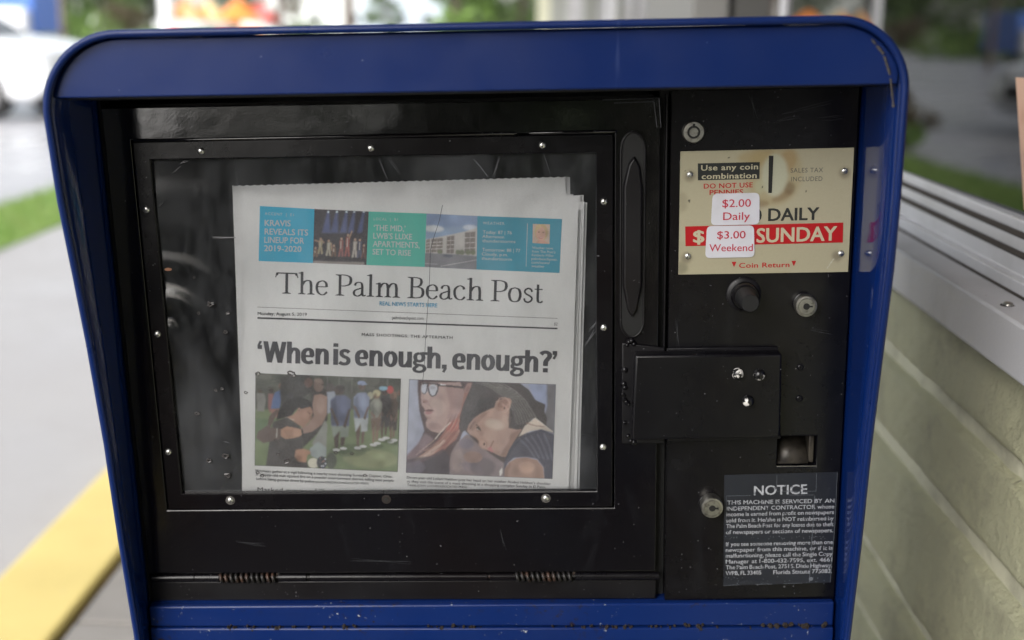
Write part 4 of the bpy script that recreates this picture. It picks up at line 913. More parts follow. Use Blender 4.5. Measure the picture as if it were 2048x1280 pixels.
for (x, y) in ((455, 1097), (880, 1090)):
    label_quad('arrow_mark', ((x - 17, y - 17), (x + 17, y - 18), (x + 1, y + 18), (x - 1, y + 18)), M['plate_red'])
part(MB().prism(pq(((703, 325), (735, 325), (724, 590), (699, 590)))[::-1], .0024, .0027), 'coin_slot', M['slot'], smooth=0)
for x, y in ((140, 458), (1240, 433), (126, 1038), (1215, 1020)): rivet(*Z(x, y), r=.0027, h=.0018, w=.0024)
def sticker(quad, items, name='price_sticker'):
    Q = [uv(*Z(*p), .0028) for p in quad]; part(MB().prism(rquad(Q, .0042)[::1], .0027, .0033), name, M['sticker'], smooth=0)
    wr('sticker_lettering', M['sticker_red'], items, .00345)
sticker(((303, 595), (636, 588), (635, 812), (290, 820)), [('$2.00', (367, 687), (570, 683), 54, .008), ('Daily', (373, 778), (563, 775), 54, .008)])
sticker(((262, 825), (597, 820), (600, 1045), (250, 1052)), [('$3.00', (330, 910), (532, 907), 52, .008), ('Weekend', (275, 1000), (583, 997), 50, .008)])
# ---------------------------------------------------------------- notice decal
ZN = lambda x, y: (1380 + x / 4.266, 900 + y / 4.266)
Q = [uv(*ZN(*p), .0012) for p in ((293, 213), (1258, 188), (1197, 1130), (285, 1158))]
Qr = uv(*ZN(1238, 640), .0012)
part(MB().prism([Q[3], Q[2], Qr, Q[1], Q[0]], .0011, .0013), 'notice_decal', M['decal'], smooth=0)
GILL = True
mb = MB(); write(mb, DOOR, 'NOTICE', ZN(543, 380), ZN(997, 367), 78 / 4.266, .00145, .018)
lines = [('THIS MACHINE IS SERVICED BY AN', 315, 460, 1228, 442), ('INDEPENDENT CONTRACTOR whose', 312, 512, 1227, 492), ('income is earned from profit on newspapers', 309, 560, 1224, 540), ('sold from it. He/she is NOT reimbursed by', 306, 612, 1222, 592),
         ('The Palm Beach Post for any losses due to theft', 306, 660, 1221, 643), ('of newspapers or sections of newspapers.', 305, 712, 1218, 695), ('If you see someone removing more than one', 305, 815, 1215, 795),
         ('newspaper from this machine, or if it is', 303, 864, 1213, 845), ('malfunctioning, please call the Single Copy', 303, 913, 1212, 895), ('Manager at 1-800-432-7595, ext. 4661', 303, 963, 1210, 945), ('The Palm Beach Post, 2751 S. Dixie Highway,', 303, 1012, 1208, 993),
         ('WPB, FL 33405', 302, 1062, 605, 1055), ('Florida Statute 775083.', 708, 1053, 1207, 1042)]
for s, x0, y0, x1, y1 in lines: justify(mb, DOOR, s, ZN(x0, y0), ZN(x1, y1), 33 / 4.266, .00145, .012)
mb.build('notice_lettering', M['decal_ink'], rack, DM, smooth=0); GILL = False
ed = MB()
def eline(p, q, r=.0002): ed.tube([(*uv(*ZN(*p), .0014), .0014), (*uv(*ZN(*q), .0014), .0014)], r, 4)
for p, q_ in (((1258, 190), (1236, 640)), ((1236, 640), (1197, 1128)), ((1080, 198), (1075, 350)), ((1065, 390), (1040, 760)), ((1040, 760), (1018, 1128)), ((742, 210), (740, 350)), ((740, 352), (1075, 352)), ((310, 392), (520, 388)), ((850, 385), (1062, 384)), ((310, 392), (308, 600)), ((285, 1157), (420, 1150)), ((560, 1147), (700, 1143)), ((800, 1140), (960, 1137))): eline(p, q_, .00026 if p[0] in (1065, 1040) else .00015)
u, v = uv(*ZN(1032, 1100), .0014); ed.lathe(u, v, [(.0019, .0013), (.0017, .0016)], 12)
for _ in range(60):
    x, y = 300 + 900 * rng.random(), 1075 + 70 * rng.random() if rng.random() < .5 else 735 + 25 * rng.random(); u, v = uv(*ZN(x, y), .0014); s = .0002 + .0003 * rng.random(); ed.lathe(u, v, [(s, .0013), (s * .5, .0016)], 5)
part(ed, 'decal_wear', M['decal_edge'], smooth=0)['kind'] = 'stuff'
sk = MB()
for _ in range(150):
    u = -.33 + .61 * rng.random(); v = (VB + .004 + .10 * rng.random() ** 1.5) if rng.random() < .55 else VB + .44 * rng.random()
    if FO[0] - .004 < u < FO[1] + .004 and v > FO[2]: continue
    if abs(u - UG) < .006 or (vb - .012 < v < vb + .002) or (u > .14 and v > -.06): continue
    r = .00022 + .0004 * rng.random() ** 3; sk.lathe(u, v, [(r, .0012 if u > UG else .0002), (r * .6, .0016 if u > UG else .0006)], 5)
part(sk, 'dust_specks', Mat('dust', (.10, .10, .10, 1), .9).m)['kind'] = 'stuff'
sc2 = MB()  # scuffs, plus pale streaks for smudged reflections at the coin panel top
for (x0, y0, x1, y1) in ((1560, 226, 1660, 205), (1545, 245, 1600, 232), (1500, 190, 1515, 235), (1640, 240, 1690, 236), (1350, 640, 1356, 700), (700, 1120, 820, 1126), (1000, 1060, 1010, 1100), (1345, 700, 1348, 880), (1620, 660, 1660, 668), (480, 1085, 530, 1090)):
    for k in range(3):
        j_ = rng.normal(0, 3, 4); a_, b_2 = uv(x0 + j_[0], y0 + j_[1]), uv(x1 + j_[2], y1 + j_[3]); w_ = .0013 if a_[0] > UG else .0003
        sc2.tube([(*a_, w_), ((a_[0] + b_2[0]) / 2, (a_[1] + b_2[1]) / 2 + .0006 * rng.normal(), w_), (*b_2, w_)], [.00005, .00014, .00005], 4)
part(sc2, 'scuffs_and_sheen', Mat('scuff_and_sheen', (.035, .037, .042, 1), .5).m)['kind'] = 'stuff'
# reflected bright lines at the door's top right, put in as thin strips
tp = MB()
for (x0, y0, x1, y1) in ((1205, 200, 1318, 196), (1318, 196, 1322, 255), (1228, 206, 1308, 203), (1308, 204, 1314, 255)):
    a_, b_2 = uv(x0, y0), uv(x1, y1); tp.tube([(*a_, .0004), (*b_2, .0004)], .00035, 5)
part(tp, 'reflected_lines', Mat('reflected_lines', (.04, .042, .05, 1), .35).m)
#PART4
# ================================================================== THE NEWSPAPERS BEHIND THE WINDOW
t0 = DOOR.pt(0, -.155, -.0125); dv = DOOR.ey * .305 + DOOR.ez * -.045; dv /= np.linalg.norm(dv); nz = np.cross(DOOR.ex, dv)
PP = Plane(t0, DOOR.ex, dv, nz)
def pp(px, py, w=0): return PP.xy(px, py, w)
def newspaper(quad_px, depth, thick, label, wob, teeth=True):
    Q = [np.array(pp(*p, -depth)) for p in quad_px]; f = quad_map(Q)
    root = empty('folded_newspaper', tuple(PP.pt(*f(.5, 0), -depth))); tag(root, label, 'newspaper', 'newspapers stacked behind the rack window')
    nx, ny = 90, 12
    def surf(z): 
        def fn(i, j):
            p = f(i, j); tz = (.0008 if (round(i * nx) % 2) else 0) if (teeth and j == 1) else 0
            lift = .0012 * mn.noise(Vector((i * 2.2 + wob, j * 1.5, wob))) + .0006 * mn.noise(Vector((i * 7, j * 2, wob + 3)))
            if depth == 0: lift = 0              # the front page lies flat against its stack
            return (p[0], p[1] - tz, -depth - z + lift)
        return fn
    MB().grid(nx, ny, surf(0)).build('front_sheet', M['paper'], root, PP.M, smooth=180)
    fold = MB()                                             # inner sheets seen as fine steps at the sides and the top
    n = max(2, int(thick / .0012))
    for k in range(1, n + 1):
        dx, dy = rng.normal(0, .0008) , -.0006 * k + rng.normal(0, .0004); s = 1 + .004 * rng.random()
        Qk = [q + np.array([dx + (.0013 * k * .5 if ii in (1, 2) else -.0010 * k * .4), dy + (.0012 * k * .5 if ii < 2 else 0)]) for ii, q in enumerate(Q)]; fk = quad_map(Qk)
        fold.grid(30, 1, lambda i, j: (*(fk(i, j) - (np.array([0, .0006]) if (round(i * 30) % 2 and j == 1) else 0)), -depth - thick * k / n))
    fold.build('inner_sheets', M['paper'], root, PP.M, smooth=0)
    return root
copies = [(((465, 371), (1131, 353), (1138, 1025), (488, 1025)), .0205, .004, 'rearmost newspaper, standing tallest and tilted up to the right behind the others', 1.0),
          (((476, 377), (1142, 388), (1148, 1025), (488, 1025)), .0155, .004, 'newspaper copy second from the back, its corner just above the front ones', 2.0),
          (((482, 383), (1161, 391), (1150, 1025), (486, 1025)), .0105, .004, 'middle newspaper copy showing a thin margin on the right', 3.0),
          (((487, 385), (1169, 404), (1152, 1025), (485, 1025)), .0055, .004, 'newspaper copy directly behind the front page, widest on the right', 4.0)]
for qd, dp, th, lab, wb in copies: newspaper(qd, dp, th, lab, wb)
front = newspaper(((493, 389), (1157, 419), (1136, 1025), (484, 1025)), 0, .004, 'frontmost newspaper with blue banner, masthead, headline and two large photographs', 0.0)
# print on the front page 
PW_ = .00035
def pbuild(mb, name, mat): return mb.build(name, mat, front, PP.M, smooth=0)
def pbox(name, pts, mat, w=PW_): return pbuild(MB().prism([pp(*p) for p in pts][::-1], w - .0001, w), name, mat)
pbox('banner_panel', ((520, 412), (629, 418), (626, 526), (517.5, 522)), M['banner_blue']); pbox('banner_panel', ((737.5, 423), (853, 427), (849.5, 534), (733, 530)), M['banner_green'])
pbox('banner_panel', ((955, 432), (1124, 438), (1119, 546), (953, 539)), M['banner_teal'])
I_ = lambda x, y: (x, y); Z1 = lambda x, y: (440 + x / 5.12, 330 + y / 5.12); Z2 = lambda x, y: (820 + x / 5.12, 330 + y / 5.12); Z3 = lambda x, y: (480 + x / 2.926, 520 + y / 2.926); Z4 = lambda x, y: (490 + x / 4.741, 730 + y / 4.741); Z5 = lambda x, y: (800 + x / 4.739, 730 + y / 4.739)
def ptext(name, mat, items, conv, sc): return wr(name, mat, items, PW_ + .00015, front, PP, conv, sc)
ptext('banner_lettering', M['white_print'], [('ACCENT  |  E1', (460, 510), (755, 525), 27, 0, 1.2), ('KRAVIS', (458, 622), (725, 628), 60, .02), ('REVEALS ITS', (458, 710), (903, 722), 60, .02), ('LINEUP FOR', (455, 795), (862, 806), 60, .02), ('2019-2020', (453, 880), (835, 890), 58, .02),
    ('LOCAL  |  B1', (1575, 565), (1820, 572), 27, 0, 1.2), ('‘THE MID,’', (1575, 670), (1900, 680), 58, .02), ('LWB’S LUXE', (1570, 752), (1968, 765), 58, .02), ('APARTMENTS,', (1565, 835), (2045, 850), 58, .02), ('SET TO RISE', (1562, 915), (1955, 930), 56, .02)], Z1, 5.12)
ptext('weather_lettering', M['white_print'], [('WEATHER', (745, 608), (968, 614), 28, .004, 1.2), ('Today: 87 | 76', (745, 702), (1043, 710), 33, .014), ('Afternoon', (740, 745), (965, 752), 31, .008), ('thunderstorms', (740, 790), (1080, 800), 31, .012), ('Tomorrow: 88 | 77', (738, 882), (1130, 893), 33, .014),
    ('Cloudy, p.m.', (735, 925), (1003, 935), 31, .01), ('thunderstorm', (732, 970), (1045, 982), 31, .012), ('Weather news', (1250, 858), (1465, 865), 25, .006), ('from The Post’s', (1248, 895), (1488, 905), 25, .006), ('Kimberly Miller', (1247, 932), (1472, 942), 25, .006),
    ('palmbeachpost.', (1243, 970), (1510, 980), 25, .014), ('com/news/', (1243, 1008), (1432, 1015), 25, .014), ('weather', (1243, 1045), (1378, 1052), 25, .014)], Z2, 5.12)
pbox('banner_rule', ((1054.4, 447), (1055.6, 447), (1052.8, 533), (1051.6, 533)), M['white_print'], PW_ + .0002)
mb = MB(); serif_line(mb, PP, 'The Palm Beach Post', (550, 586.5), (1086, 606), 42.5, PW_); pbuild(mb, 'masthead_lettering', M['ink'])
ptext('motto_lettering', M['cyan_ink'], [('REAL NEWS STARTS HERE', (817, 265), (1155, 277), 23, .018)], Z3, 2.926)
pbox('thin_rule', ((515, 613.6), (1115, 636.4), (1115, 637.2), (515, 614.4)), M['ink_soft']); pbox('thick_rule', ((515, 634), (1115, 655.5), (1115, 658.5), (515, 637.5)), M['ink'])
ptext('date_lettering', M['ink'], [('Monday, August 5, 2019', (104, 322), (392, 327), 18, .018), ('palmbeachpost.com', (891, 346), (1075, 350), 19, 0), ('$2', (1838, 382), (1858, 383), 17, 0), ('MASS SHOOTINGS: THE AFTERMATH', (713, 443), (1244, 462), 16, .02, 1.15)], Z3, 2.926)
mb = MB(); serif_line(mb, PP, '‘When is enough, enough?’', Z3(102, 597), Z3(1852, 660), 42.5, PW_, GH, .15); pbuild(mb, 'headline_lettering', M['ink_soft'])
ptext('caption_lettering', M['ink'], [('Mourners gather at a vigil following a nearby mass shooting Sunday in Dayton, Ohio.', (100, 1012), (1398, 1070), 24, .006), ('A 24-year-old man opened fire on a popular entertainment district, killing nine people', (103, 1049), (1412, 1107), 24, .006),
    ('before being gunned down by police.', (107, 1088), (665, 1116), 24, .006), ('(JOHN MINCHILLO/ASSOCIATED PRESS)', (672, 1118), (1175, 1132), 19, 0), ('Masked gunman kills sister & 8 others', (120, 1200), (1365, 1232), 42, -.004)], Z4, 4.741)
ptext('caption_lettering', M['ink'], [('Eleven-year-old Leilani Hebben puts her head on her mother Anabel Hebben’s shoulder', (65, 1075), (1430, 1136), 24, .006), ('as they visit the scene of a mass shooting at a shopping complex Sunday in El Paso,', (67, 1112), (1380, 1167), 24, .006),
    ('Texas.', (67, 1146), (160, 1150), 24, .006), ('(JOHN LOCHER/ASSOCIATED PRESS)', (165, 1150), (635, 1166), 19, 0)], Z5, 4.739)
# --- pictures
def ph(px): return [pp(*p) for p in px]
K = lambda pts, x0, y0, sx, sy, sl: [((x - x0) / sx, (y - y0 - sl * (x - x0)) / sy) for x, y in pts]
# stage
c = Canvas(110, 108, (62, 57, 66)); s_ = lambda x, y: ((x - 965) / 560, (y - 455 - .05 * (x - 965)) / 548)
for x in (1110, 1198, 1296, 1375, 1472): c.poly([s_(x - 8, 485), s_(x + 8, 485), s_(x + 40 - .1 * (x - 1000), 700), s_(x - 60, 700)], (75, 95, 165), .65, 5); c.ell(*s_(x, 488), .018, .018, (205, 225, 240), 1, 1)
c.poly([s_(955, 980), s_(1500, 1000), s_(1500, 1030), s_(955, 1010)], (150, 140, 135), .8, 1); c.poly([s_(955, 930), s_(1500, 950), s_(1500, 985), s_(955, 965)], (45, 40, 45), .7, 2)
for x, y, cc, h in ((1040, 760, (175, 160, 120), 150), (1125, 780, (180, 172, 150), 150), (1180, 830, (120, 85, 65), 110), (1255, 760, (150, 80, 75), 180), (1320, 725, (165, 75, 65), 215), (1395, 770, (175, 165, 155), 180), (1445, 775, (80, 85, 115), 180), (1490, 830, (110, 70, 60), 130), (990, 850, (130, 95, 70), 90)):
    c.ell(*s_(x, y), .02, .025, (190, 150, 125), 1, 1); c.poly([s_(x - 20, y + 15), s_(x + 22, y + 15), s_(x + 18, y + h * .5), s_(x + 28, y + h), s_(x + 8, y + h), s_(x, y + h * .6), s_(x - 10, y + h), s_(x - 30, y + h), s_(x - 16, y + h * .5)], cc, .95, 1)
    c.line(s_(x - 3, y + 25), s_(x - 3, y + h * .55), .016, (205, 195, 180), .7, 0)
for p, q_ in (((1040, 790), (975, 770)), ((1080, 800), (1035, 750)), ((1330, 760), (1362, 680)), ((1150, 800), (1160, 880))): c.line(s_(*p), s_(*q_), .025, (180, 140, 110), .9, 1)
c.finish(); c.place('stage_picture', ph(((629, 418), (737.5, 423), (733, 530), (626, 526))), PW_, front, PP, M['picture'])
# apartment block
c = Canvas(104, 108, (125, 155, 195)); s_ = lambda x, y: ((x - 170) / 520, (y - 495 - .05 * (x - 170)) / 545)
c.poly([(0, 0), (1, 0), (1, .2), (0, .25)], (110, 140, 190), .8, 10); c.ell(*s_(250, 650), .2, .06, (205, 210, 215), .9, 5); c.ell(*s_(620, 640), .15, .05, (200, 205, 215), .7, 5)
c.poly([s_(165, 760), s_(350, 725), s_(470, 700), s_(560, 680), s_(690, 640), s_(690, 930), s_(165, 900)], (185, 180, 178), 1, 1)
for x0, y0, x1, y1 in ((180, 765, 215, 890), (230, 755, 345, 890), (385, 730, 462, 900), (565, 690, 672, 900)):
    c.poly([s_(x0, y0), s_(x1, y0 - 12), s_(x1, y1), s_(x0, y1)], (120, 108, 105), .95, 1)
    for k in range(1, 4): yy = y0 + (y1 - y0) * k / 4; c.line(s_(x0, yy), s_(x1, yy - 5), .012, (200, 195, 190), .9, 0)
    c.line(s_((x0 + x1) / 2, y0), s_((x0 + x1) / 2, y1), .01, (170, 165, 160), .9, 0)
for x in (320, 500, 540, 600, 650): c.ell(*s_(x, 890), .05, .05, (110, 120, 85), .9, 2)
c.poly([s_(140, 895), s_(450, 908), s_(710, 930), s_(720, 1080), s_(140, 1080)], (122, 122, 132), 1, 1); c.ell(*s_(400, 925), .1, .03, (90, 95, 115), 1, 1)
c.line(s_(330, 1030), s_(690, 965), .012, (190, 190, 195), .8, 0); c.line(s_(160, 1000), s_(300, 1010), .01, (185, 185, 190), .8, 0); c.finish(); c.place('apartment_picture', ph(((853, 427), (955, 432), (953, 539), (849.5, 534))), PW_, front, PP, M['picture'])
# small portrait
c = Canvas(44, 50, (200, 175, 158)); c.ell(.5, .42, .38, .44, (196, 170, 115), 1, 1); c.ell(.48, .5, .27, .36, (212, 160, 138), 1, 1); c.poly([(.2, 1), (.3, .85), (.7, .82), (.95, .98), (1, 1)], (205, 150, 130), 1, 1)
c.ell(.36, .42, .05, .03, (90, 70, 60), 1, 0); c.ell(.62, .42, .05, .03, (90, 70, 60), 1, 0); c.ell(.48, .7, .12, .04, (190, 90, 90), 1, 0); c.ell(.48, .69, .08, .02, (235, 225, 220), 1, 0); c.poly([(.15, .1), (.5, .02), (.45, .22), (.2, .4)], (206, 182, 125), .9, 1)
c.finish(); c.place('portrait_picture', ph(((1065.7, 447.6), (1100, 448.8), (1099, 487.8), (1065, 486))), PW_ + .0002, front, PP, M['picture'])
# people on a lawn
c = Canvas(300, 200, (84, 88, 78)); A = lambda pts: K(pts, 100, 80, 1362, 872, .038); e_ = lambda x, y, rx, ry, cc, al=1, k=2, rot=0: c.ell(*A([(x, y)])[0], rx / 1362, ry / 872, cc, al, k, rot); g2 = lambda pts, cc, al=1, k=3: c.poly(A(pts), cc, al, k)
g2([(80, 420), (1480, 420), (1480, 1030), (80, 1000)], (118, 138, 92), 1, 8); g2([(80, 500), (350, 520), (350, 700), (80, 720)], (92, 122, 78), .8, 10); e_(1200, 880, 260, 90, (150, 158, 112), .8, 16); e_(1000, 800, 160, 60, (85, 105, 65), .7, 10)
for k in range(26): e_(100 + 1380 * rng.random(), 90 + 150 * rng.random(), 30 + 60 * rng.random(), 20 + 40 * rng.random(), [(60, 66, 58), (100, 104, 88), (75, 72, 66), (118, 118, 108)][k % 4], .5, 6)
for x in (770, 880, 1000, 1330): g2([(x, 90), (x + 12, 90), (x + 12, 260), (x, 260)], (125, 128, 122), .5, 2)
e_(145, 250, 18, 20, (90, 75, 65)); g2([(112, 270), (185, 270), (200, 340), (185, 440), (120, 440)], (140, 140, 136)); e_(250, 245, 22, 26, (70, 60, 55)); g2([(222, 270), (275, 275), (270, 400), (240, 460), (222, 400)], (150, 92, 88)); e_(338, 200, 20, 28, (120, 88, 72)); g2([(285, 262), (352, 232), (345, 330), (330, 410), (248, 416), (262, 330)], (78, 110, 168))
g2([(250, 420), (330, 416), (310, 500), (260, 480)], (165, 105, 95)); e_(430, 290, 30, 30, (95, 100, 135)); 
g2([(340, 120), (420, 85), (600, 95), (660, 150), (640, 250), (560, 300), (350, 400), (330, 250)], (62, 60, 58), .95, 4); e_(600, 170, 40, 45, (120, 80, 66), .7, 5)
e_(800, 225, 45, 50, (92, 84, 82)); g2([(750, 260), (850, 250), (860, 420), (770, 470)], (150, 160, 180)); e_(880, 240, 34, 42, (80, 66, 62))
g2([(620, 240), (660, 190), (770, 230), (780, 330), (785, 520), (700, 640), (560, 780), (540, 640), (640, 540)], (70, 66, 64)); e_(695, 195, 47, 62, (122, 98, 88)); e_(690, 150, 40, 22, (140, 118, 105), .8, 3); e_(730, 190, 10, 6, (40, 35, 34), 1, 1); e_(735, 262, 26, 14, (60, 50, 48), .7, 2)
g2([(655, 285), (720, 275), (775, 300), (775, 470), (735, 560), (640, 630), (540, 650), (520, 600), (600, 560), (655, 480), (640, 380)], (160, 126, 112), 1, 2); e_(715, 380, 40, 80, (176, 145, 130), .7, 6)
g2([(760, 520), (785, 560), (780, 780), (700, 800), (640, 740), (700, 640)], (140, 145, 138))
g2([(320, 430), (395, 330), (540, 300), (630, 350), (640, 400), (560, 430), (500, 400), (440, 490), (370, 500), (300, 520)], (48, 44, 44), 1, 2); g2([(500, 425), (620, 395), (648, 440), (610, 540), (560, 590), (500, 560), (400, 495), (460, 470)], (168, 122, 98), 1, 2); e_(515, 428, 14, 22, (176, 130, 108), 1, 1); e_(516, 430, 6, 12, (120, 82, 68), .8, 1); c.line(A([(590, 440)])[0], A([(622, 462)])[0], .008, (80, 56, 50), .8, 1); e_(628, 500, 14, 26, (150, 104, 84), .7, 3); c.line(A([(385, 492)])[0], A([(470, 520)])[0], .006, (206, 190, 176), .8, 1); e_(575, 470, 30, 40, (186, 138, 112), .6, 5)
g2([(270, 540), (400, 490), (520, 570), (560, 640), (560, 800), (620, 985), (205, 960), (240, 720)], (78, 73, 72), 1, 3); g2([(235, 480), (300, 420), (325, 430), (245, 590), (350, 605), (335, 700), (180, 740), (112, 690), (130, 630), (220, 570)], (104, 84, 75), 1, 2)
g2([(345, 610), (400, 580), (470, 590), (540, 610), (545, 660), (470, 690), (390, 700), (345, 670)], (186, 138, 108), 1, 2); [c.line(A([(372 + 10 * q, 622 + 16 * q)])[0], A([(470, 612 + 14 * q)])[0], .004, (138, 94, 76), .7, 1) for q in range(5)]; e_(500, 640, 40, 40, (200, 152, 120), .6, 6); c.line(A([(545, 605)])[0], A([(560, 690)])[0], .012, (58, 50, 48), .8, 1); c.line(A([(310, 600)])[0], A([(305, 690)])[0], .008, (190, 185, 180), .8, 1); g2([(490, 800), (560, 790), (630, 810), (650, 825), (600, 850), (590, 920), (520, 910), (480, 860)], (186, 136, 106), 1, 3); e_(520, 880, 30, 30, (150, 104, 82), .6, 6)
g2([(620, 790), (700, 720), (780, 780), (780, 860), (720, 890), (640, 860)], (150, 165, 168)); e_(660, 925, 52, 48, (214, 210, 190), 1, 1); e_(740, 920, 50, 60, (60, 62, 70)); 
for k in range(12): e_(720 + 60 * rng.random(), 870 + 110 * rng.random(), 8, 8, [(190, 195, 205), (140, 100, 90), (60, 70, 110)][k % 3], .9, 0)
def person(x, top, shoulder, hip, foot, shirt, short, skin, wd_=70, cap=None, hair=None):
    e_(x + 20, foot - 30, wd_ * 1.2, 22, (78, 96, 62), .7, 6)
    e_(x, top + 38, 32, 42, skin); 
    if hair: e_(x, top + 22, 36, 30, hair)
    if cap: e_(x - 4, top + 14, 38, 22, cap, 1, 1); e_(x + 34, top + 24, 16, 6, cap, 1, 1)
    g2([(x - wd_ * .5, foot - 60), (x - wd_ * .15, foot - 60), (x - wd_ * .05, hip), (x - wd_ * .8, hip)], skin); g2([(x + wd_ * .1, foot - 80), (x + wd_ * .45, foot - 80), (x + wd_ * .75, hip), (x + wd_ * .1, hip)], skin)
    e_(x - wd_ * .35, foot - 40, 34, 14, (205, 205, 210), .9, 1); e_(x + wd_ * .4, foot - 55, 34, 13, (205, 205, 210), .9, 1)
    g2([(x - wd_, hip - 20), (x + wd_, hip - 20), (x + wd_ * .9, hip + (foot - hip) * .38), (x + .05 * wd_, hip + (foot - hip) * .4), (x, hip + 40), (x - wd_ * .7, hip + (foot - hip) * .42)], short)
    g2([(x - wd_ * 1.1, shoulder + 40), (x - wd_ * .5, shoulder), (x + wd_ * .5, shoulder - 5), (x + wd_ * 1.1, shoulder + 40), (x + wd_ * .95, hip), (x - wd_ * .95, hip)], shirt)
    g2([(x - wd_ * 1.05, shoulder + 60), (x - wd_ * .5, shoulder + 20), (x - wd_ * .3, hip - 20), (x - wd_ * .95, hip - 10)], tuple(int(q * .74) for q in shirt), .8, 6); e_(x + wd_ * .3, shoulder + 90, wd_ * .35, 80, tuple(min(255, int(q * 1.15)) for q in shirt), .6, 8)
    [c.line(A([(x - wd_ * .6 + wd_ * .3 * q, hip - 120 + 20 * q)])[0], A([(x - wd_ * .4 + wd_ * .3 * q, hip - 30)])[0], .005, tuple(int(q2 * .72) for q2 in shirt), .6, 1) for q in range(4)]
    e_(x - 12, top + 44, 14, 24, tuple(int(q * .72) for q in skin), .7, 3)
    g2([(x - wd_ * 1.15, shoulder + 120), (x - wd_ * .85, shoulder + 120), (x - wd_ * .1, hip - 20), (x - wd_ * .3, hip + 10)], skin, .95, 1); g2([(x + wd_ * .85, shoulder + 130), (x + wd_ * 1.1, shoulder + 120), (x + wd_ * .6, hip + 20), (x + wd_ * .3, hip)], skin, .95, 1)
person(1400, 250, 320, 520, 760, (92, 76, 64), (80, 70, 66), (130, 98, 82), 42); person(1320, 215, 290, 480, 740, (70, 66, 66), (74, 70, 72), (96, 74, 66), 52, hair=(60, 55, 52)); e_(1365, 235, 32, 36, (190, 52, 48)); e_(1300, 222, 40, 20, (120, 175, 205)); e_(1450, 265, 20, 24, (120, 90, 78))
person(1240, 245, 320, 500, 790, (138, 140, 128), (128, 100, 80), (140, 108, 90), 50, hair=(188, 180, 134)); e_(1180, 290, 28, 34, (170, 168, 138))
person(905, 200, 290, 575, 840, (88, 98, 134), (132, 146, 134), (84, 66, 60), 88, hair=(66, 58, 56)); person(1100, 160, 265, 500, 820, (128, 142, 178), (182, 192, 200), (116, 92, 80), 68, cap=(140, 160, 205))
e_(830, 900, 50, 80, (66, 68, 64), .8, 5); 
c.finish(); c.place('vigil_picture', ph(((511.5, 746.5), (801.5, 757.5), (795, 943.5), (510, 930.5))), PW_, front, PP, M['picture'])
# mother and daughter
c = Canvas(330, 216, (166, 174, 204)); A = lambda pts: K(pts, 75, 135, 1387, 885, .036)
def e_(x, y, rx, ry, cc, al=1, k=2, rot=0): c.ell(*A([(x, y)])[0], rx / 1387, ry / 885, cc, al, k, rot)
def g2(pts, cc, al=1, k=2): c.poly(A(pts), cc, al, k)
def ln(p, q, wd_, cc, al=1, k=1): c.line(A([p])[0], A([q])[0], wd_, cc, al, k)
def curve(pts, wd_, cc, al=1, k=1):
    for p, q in zip(pts[:-1], pts[1:]): ln(p, q, wd_, cc, al, k)
g2([(50, 100), (175, 100), (195, 400), (150, 700), (50, 800)], (172, 181, 208), 1, 3); g2([(1180, 130), (1480, 150), (1480, 420), (1300, 420)], (152, 168, 212), 1, 6)
g2([(1375, 180), (1490, 180), (1490, 660), (1390, 620), (1360, 500), (1385, 380)], (118, 116, 124), 1, 6)
# dark mass of hair and clothes behind
g2([(160, 120), (700, 120), (720, 300), (620, 560), (560, 760), (480, 1060), (50, 1060), (50, 900), (190, 740), (235, 620), (180, 420), (160, 250)], (92, 70, 72), 1, 3)
g2([(50, 880), (180, 740), (240, 640), (330, 700), (200, 850), (50, 980)], (138, 112, 122), .9, 5)
# mother: face in three-quarter view, looking left
face = [(196, 170), (560, 165), (610, 280), (590, 430), (545, 510), (470, 570), (415, 625), (370, 642), (300, 622), (255, 585), (248, 540), (262, 505), (240, 478), (226, 450), (238, 425), (222, 402), (206, 385), (196, 345), (192, 260)]
g2(face, (190, 156, 150), 1, 2)
g2([(420, 200), (600, 220), (600, 420), (520, 530), (440, 560), (470, 380)], (168, 130, 126), .75, 12); e_(350, 400, 80, 80, (206, 176, 168), .8, 12); e_(330, 580, 70, 34, (172, 136, 130), .7, 7); e_(250, 300, 26, 60, (208, 178, 172), .8, 5)
g2([(205, 330), (245, 325), (268, 345), (250, 362), (215, 355)], (158, 112, 108), .7, 3); e_(222, 350, 10, 7, (96, 60, 62), .8, 1); g2([(270, 360), (330, 440), (322, 450), (262, 372)], (160, 122, 118), .5, 3)
g2([(232, 432), (262, 416), (300, 418), (322, 430), (296, 440), (250, 440)], (112, 66, 72), .95, 1); g2([(238, 442), (298, 442), (316, 436), (300, 458), (262, 466), (240, 456)], (176, 112, 116), .9, 2); e_(270, 500, 30, 12, (160, 122, 118), .5, 4)
# spectacles
e_(225, 222, 34, 52, (196, 202, 220), 1, 2); e_(305, 238, 46, 56, (200, 206, 222), 1, 2); e_(300, 215, 30, 16, (150, 150, 170), .6, 3)
curve([(200, 176), (270, 176), (352, 182)], .016, (52, 44, 54), .95, 1); curve([(352, 178), (350, 235), (330, 285), (300, 298), (272, 270), (258, 215), (256, 180)], .011, (60, 50, 60), .95, 1); curve([(250, 190), (244, 250), (226, 276), (202, 262)], .008, (60, 50, 60), .9, 1)
curve([(350, 190), (420, 196), (520, 206), (590, 214)], .022, (56, 48, 58), .9, 1); ln((372, 184), (424, 190), .010, (236, 238, 244), .95, 0)
